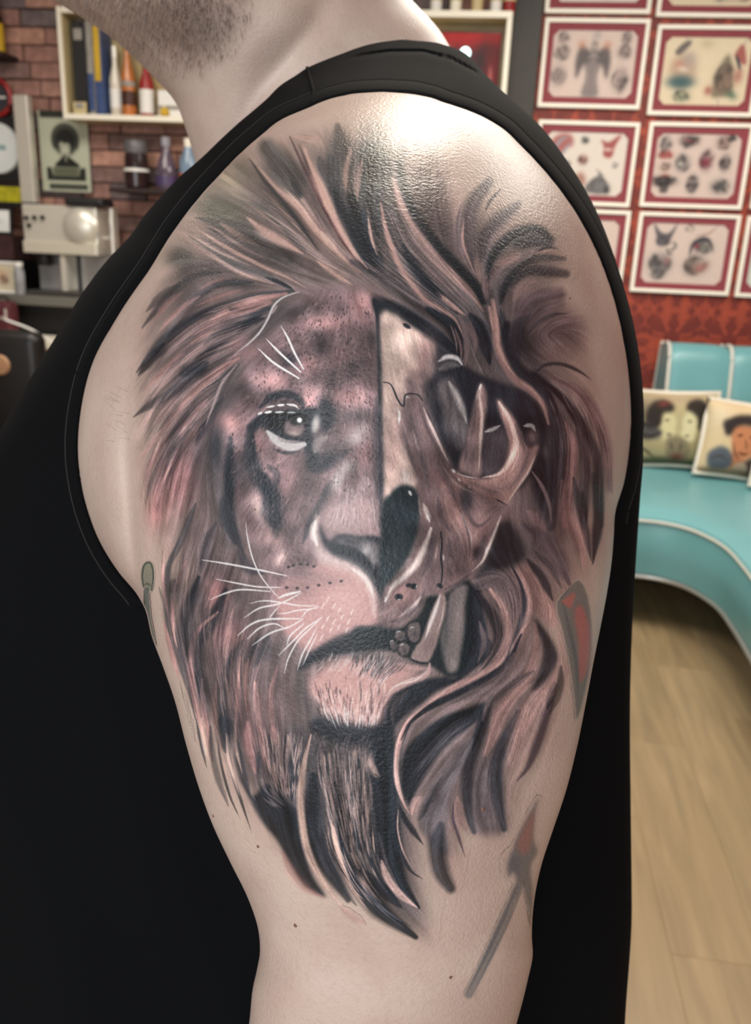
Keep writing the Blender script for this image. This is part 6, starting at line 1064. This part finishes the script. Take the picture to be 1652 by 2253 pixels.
    S('D', (160, 128, 123), [([(865, 290), (882, 420), (892, 560), (935, 680), (1000, 780), (1100, 850), (1175, 940), (1212, 1060)], 46, .9, .5, .3)], .6); S('D', (194, 156, 147), [([(870, 300), (890, 450), (900, 580), (950, 690), (1010, 770)], 20, .8), ([(1040, 800), (1130, 870), (1195, 980)], 16, .7)], .7)
    S('D', (126, 106, 106), [([(600, 440), (632, 540), (640, 620)], 10, .9), ([(650, 380), (690, 480), (700, 600), (690, 700)], 34, .8), ([(720, 420), (760, 540), (760, 600)], 22, .7)], .6)
    # nose cavity, jaw
    Y('G', [(385, -40), (520, -20), (640, 10), (740, 40), (850, 120), (950, 80), (900, 200), (850, 330), (800, 440), (740, 515), (640, 590), (560, 640), (450, 640), (420, 720), (340, 800), (260, 850), (185, 850), (160, 760), (190, 650), (260, 565), (340, 460), (385, 330), (400, 180)], (124, 104, 103), .97, 4)
    Y('G', [(172, 90), (220, 20), (290, -35), (370, -20), (408, 70), (402, 210), (372, 330), (325, 430), (250, 535), (190, 600), (158, 600), (160, 300)], (52, 62, 66), .98, 4); O('G', 250, 420, 70, 80, 0, (70, 80, 82), .5)
    O('G', 300, 650, 90, 60, -40, (192, 150, 146), .85); O('G', 230, 780, 70, 60, 0, (150, 122, 120), .7); O('G', 480, 400, 60, 170, 10, (110, 96, 97), .7); O('G', 640, 420, 80, 150, 0, (112, 96, 95), .7); O('G', 640, 130, 70, 120, -20, (176, 136, 130), .7); O('G', 780, 260, 60, 120, 25, (150, 118, 114), .6); O('G', 580, 100, 40, 120, 0, (170, 134, 130), .6); O('G', 700, 60, 42, 80, 0, (76, 76, 80), .85, 1.5); O('G', 770, 390, 45, 45, 0, (56, 50, 52), .85); O('G', 620, 560, 70, 40, -20, (132, 108, 106), .6); O('G', 720, 400, 20, 120, -6, (180, 142, 136), .6)
    S('G', (218, 200, 194), [([(478, 235), (445, 330), (390, 450), (320, 530), (240, 600), (195, 690)], 34, .9, .4, .3), ([(430, 80), (455, 150), (470, 200)], 26, .8), ([(915, 155), (875, 260), (835, 360), (800, 440), (735, 505)], 16, .85), ([(420, 660), (360, 730), (280, 790)], 22, .6), ([(660, 130), (720, 270), (735, 360)], 14, .5)], .9); S('G', WH, [([(340, 0), (355, 30)], 22, .9), ([(450, 150), (468, 190)], 16, .8), ([(195, 660), (190, 700)], 18, .7), ([(555, 400), (556, 440)], 10, .8), ([(830, 350), (815, 400)], 12, .8), ([(360, 780), (410, 720)], 10, .5)], .8)
    S('G', K, [([(538, 260), (546, 330), (540, 420), (548, 500), (540, 600)], 9, .95, .8, .8), ([(268, 664), (284, 664)], 34, .95, .9, .9), ([(364, 598), (376, 598)], 30, .95, .9, .9), ([(332, 592), (342, 590)], 22, .9, .9, .9), ([(525, 590), (540, 600)], 22, .9, .9, .9)], .4); S('G', WH, [([(268, 682), (290, 678)], 8, .8), ([(384, 606), (390, 590)], 8, .8)], .5)
    Y('G', [(0, 860), (150, 858), (260, 862), (345, 825), (420, 730), (460, 660), (560, 650), (720, 560), (740, 800), (700, 1100), (600, 1170), (480, 1100), (350, 1060), (240, 1000), (100, 985), (0, 990)], (44, 52, 55), .97, 4)
    Y('G', [(160, 840), (260, 850), (340, 800), (400, 730), (440, 700), (400, 780), (330, 830), (240, 868)], (120, 104, 103), .9, 3)
    Y('G', [(702, 590), (692, 720), (686, 870), (666, 1000), (645, 1110), (600, 1142), (572, 1110), (545, 975), (540, 900), (572, 800), (600, 640)], (126, 116, 114), .97, 2.5); O('G', 650, 800, 26, 150, 5, (152, 138, 134), .7); O('G', 570, 900, 20, 120, 5, (80, 80, 82), .6); O('G', 620, 1090, 22, 40, 0, (160, 148, 142), .6)
    Y('G', [(543, 638), (573, 680), (566, 780), (535, 880), (505, 980), (455, 1072), (355, 1052), (380, 980), (430, 900), (470, 780), (512, 680)], (152, 130, 126), .98, 2.2); S('G', (232, 222, 218), [([(535, 655), (508, 740), (478, 820), (440, 930)], 30, .8), ([(560, 700), (545, 800), (510, 900)], 8, .6)], 1.0); O('G', 470, 960, 30, 70, 30, (120, 102, 100), .6); S('G', K, [([(345, 1050), (400, 1075), (470, 1080)], 14, .8)])
    for pts in ([(330, 850), (352, 824), (402, 820), (414, 852), (408, 930), (380, 952), (345, 940), (326, 890)], [(252, 890), (285, 868), (320, 890), (316, 932), (286, 946), (250, 920)], [(270, 960), (310, 945), (350, 975), (340, 1016), (300, 1036), (270, 1000)], [(220, 945), (245, 935), (264, 965), (256, 1002), (226, 985)]):
        x, y = np.mean(pts, 0); Y('G', [(x + (a - x) * 1.12, y + (b - y) * 1.12) for a, b in pts], (28, 32, 34), .8, 2); Y('G', pts, (112, 100, 99), .97, 1.8, False); O('G', x + 10, y + 14, 18, 20, 0, (74, 70, 72), .7); S('G', WH, [([(x - 22, y - 18), (x - 12, y - 28), (x + 4, y - 26)], 8, .7)])
    q = Canvas(276, 236, 1356, 2100, step); q.poly(T('D', [(168, 380), (330, 436), (500, 570), (700, 760), (1100, 880), (1190, 1100), (1000, 1500), (930, 1700)]) + T('G', [(800, 440), (640, 600), (420, 730), (180, 850), (160, 300)]), (255, 255, 255), 1, 6)
    c.flow = np.zeros((2, c.H, c.W))
    S('D', (92, 84, 88), [([(400, 930), (450, 1080), (530, 1250), (600, 1390)], 14, .55), ([(350, 1000), (390, 1180), (440, 1350), (470, 1500)], 30, .5), ([(300, 1080), (340, 1240), (390, 1380)], 24, .5), ([(520, 1300), (580, 1420), (640, 1560)], 30, .5), ([(1090, 1230), (1050, 1350), (960, 1480)], 26, .5), ([(700, 1420), (820, 1470), (920, 1500)], 20, .45), ([(700, 1160), (690, 1300)], 20, .6), ([(760, 900), (745, 1050), (720, 1200)], 14, .6), ([(1000, 1060), (1050, 1180), (1070, 1260)], 20, .5)], .9)
    S('G', (84, 76, 80), [([(520, 40), (540, 160), (600, 260)], 30, .6), ([(660, 20), (700, 130), (770, 220), (860, 160)], 24, .6), ([(480, 300), (470, 420), (420, 540)], 34, .6), ([(590, 300), (600, 420), (600, 540)], 40, .45), ([(640, 80), (690, 200), (720, 330), (715, 480)], 12, .6), ([(560, 620), (640, 580), (730, 520)], 16, .7), ([(820, 280), (790, 380), (740, 440)], 40, .5), ([(440, 620), (400, 720), (300, 810)], 20, .6), ([(230, 820), (300, 800), (380, 720)], 30, .5)], .9)
    S('G', (186, 158, 150), [([(560, 60), (600, 180), (660, 280), (690, 400)], 16, .5), ([(400, 40), (415, 160)], 16, .5), ([(520, 330), (500, 450)], 12, .4), ([(600, 420), (610, 520)], 30, .35)], .9)
    S('D', (196, 172, 166), [([(470, 1040), (530, 1180), (580, 1290)], 12, .6), ([(360, 1100), (410, 1260)], 14, .35), ([(560, 1340), (640, 1440), (760, 1500)], 18, .4), ([(1000, 1160), (1030, 1240), (980, 1360)], 22, .4)], .9)
    c.streak(q.a, .06, 10, .6); c.flow = None; c.rgb *= np.exp(.09 * np.clip(mo, -2, 2) * q.a)[..., None]
    S('G', (196, 160, 154), [([(470, 1080), (450, 1150), (340, 1200), (230, 1260), (180, 1350)], 34, .8), ([(260, 1080), (380, 1110), (460, 1110)], 30, .6)], .8); S('G', (222, 204, 198), [([(455, 1130), (380, 1185), (260, 1220), (190, 1290)], 8, .85), ([(420, 1160), (320, 1190), (230, 1230)], 6, .8)], .5)
    hairs('G', [(80, 1000), (60, 1060), (30, 1110), (0, 1160)], [(320, 1060), (260, 1120), (200, 1180), (140, 1260)], 40, 2.6, (.4, .85), (216, 200, 196), 3, (.3, .7)); hairs('G', [(80, 960), (80, 1040), (60, 1100), (40, 1160)], [(340, 1040), (280, 1110), (220, 1160), (160, 1240)], 40, 2.6, (.4, .8), K2, 3, (.3, .7))
    c.rgb = np.clip((c.rgb - .42) * 1.16 + .392, .06, 1); gm = c.rgb.mean(2, keepdims=True); c.rgb = gm + (c.rgb - gm) * .86 + np.array([-.004, 0, .008])
    return c
def patch(name, cv, off, mname=None, thr=0.02):
    """skin-hugging sheet that carries the ink"""
    X, Yy = np.meshgrid(cv.x0 + cv.st * np.arange(cv.W), cv.y0 + cv.st * np.arange(cv.H))
    l, r = LA(Yy[:, :1]), RA(Yy[:, :1]); ok = (X > l + 3) & (X < r - 3)
    Z = Fd(X, Yy); P = P3(X, Yy, Z)
    gx = np.gradient(P, axis=1); gy = np.gradient(P, axis=0); N = np.cross(gy, gx); N /= np.linalg.norm(N, axis=2, keepdims=True) + 1e-12
    N *= np.where((N * (P - CAM)).sum(2, keepdims=True) > 0, -1, 1)
    P = P + N * off - PO
    vis = (cv.a > thr) & ok
    q = vis[:-1, :-1] & vis[1:, :-1] & vis[1:, 1:] & vis[:-1, 1:]
    i = np.arange(cv.H * cv.W).reshape(cv.H, cv.W)
    Q = np.dstack([i[:-1, :-1], i[1:, :-1], i[1:, 1:], i[:-1, 1:]])[q]
    use = np.unique(Q); mp = np.zeros(cv.H * cv.W, dtype=np.int32); mp[use] = np.arange(len(use))
    me = np_mesh(name, P.reshape(-1, 3)[use], mp[Q]); set_colors(me, cv.rgba().reshape(-1, 4)[use])
    return link(name, me, M_ink, person)
if 'bpy' in globals() and globals().get('PAINT_ONLY') is None:
    lt = patch('lion_tattoo', lion_canvas(1.6), 0.00018); lt['label'] = 'black and grey tattoo, half lion face and half skull in a flowing mane'
    ac = Canvas(1010, 1270, 1346, 2206, 1.7)
    ac.poly(T('G', [(1405, 562), (1350, 600), (1262, 712), (1300, 880), (1345, 1100), (1372, 1300), (1388, 1430), (1430, 1300), (1468, 1100), (1482, 870), (1455, 660)]), (104, 106, 103), .88, 2.5)
    ac.poly(T('G', [(1285, 695), (1374, 632), (1380, 660), (1352, 742)]), (176, 108, 100), .9, 2, False); ac.poly(T('G', [(1372, 760), (1420, 722), (1466, 840), (1474, 1000), (1450, 1140), (1405, 1190), (1398, 960)]), (172, 104, 98), .9, 3)
    ac.strokes([(T('G', [(1300, 700), (1340, 860), (1385, 1080), (1395, 1300)]), 9, .6), (T('G', [(1262, 712), (1350, 600), (1405, 562)]), 4, .6)], (84, 90, 90))
    ac.poly(T('I', [(1270, 832), (1200, 950), (1130, 1080), (1080, 1200), (1042, 1330), (1045, 1420), (1085, 1380), (1100, 1460), (1060, 1560), (1110, 1560), (1160, 1480), (1215, 1640), (1225, 1500), (1212, 1350), (1262, 1230), (1232, 1130), (1244, 960)]), (94, 93, 97), .88, 4)
    ac.poly(T('I', [(1236, 930), (1160, 1060), (1110, 1180), (1150, 1260), (1215, 1180)]), (146, 100, 94), .85, 5); ac.blob(1130, 1900, 18, 22, 0, (84, 88, 96), .6)
    ac.strokes([([(1140, 1950), (1100, 2040), (1066, 2115), (1030, 2186)], 23, .85, .8, .9)], (118, 114, 114), .5); ac.strokes([([(1136, 1950), (1096, 2042), (1060, 2118), (1026, 2184)], 8, .6), ([(1150, 1952), (1110, 2044), (1072, 2120), (1040, 2186)], 6, .5), ([(1150, 1940), (1165, 2000), (1171, 2060)], 12, .6)], (86, 88, 94))
    at = patch('arrow_tattoo', ac, 0.0003); at['label'] = 'faded grey and red arrow tattoo along the back of the arm'
    mc = Canvas(306, 1226, 372, 1480, 1.2)
    mc.poly(T('E', [(130, 445), (160, 460), (168, 520), (158, 600), (140, 630), (112, 600), (100, 540), (106, 470)]), (118, 122, 106), .85, 2); mc.strokes([(T('E', [(106, 600), (98, 540), (104, 480), (124, 450), (150, 452), (164, 490), (166, 550), (156, 620)]), 5, .9, .8, .8), (T('E', [(106, 590), (130, 580), (158, 600)]), 4, .7)], (64, 76, 68))
    mc.strokes([(T('E', [(125, 620), (128, 720), (140, 830), (175, 960), (190, 1010)]), 14, .85, .9, .2)], (84, 96, 90), .4); mc.strokes([(T('E', [(108, 620), (112, 740), (135, 880)]), 4, .8)], (52, 62, 58))
    mt = patch('microphone_tattoo', mc, 0.0003); mt['label'] = 'small dark green outlined handle tattoo near the armpit'
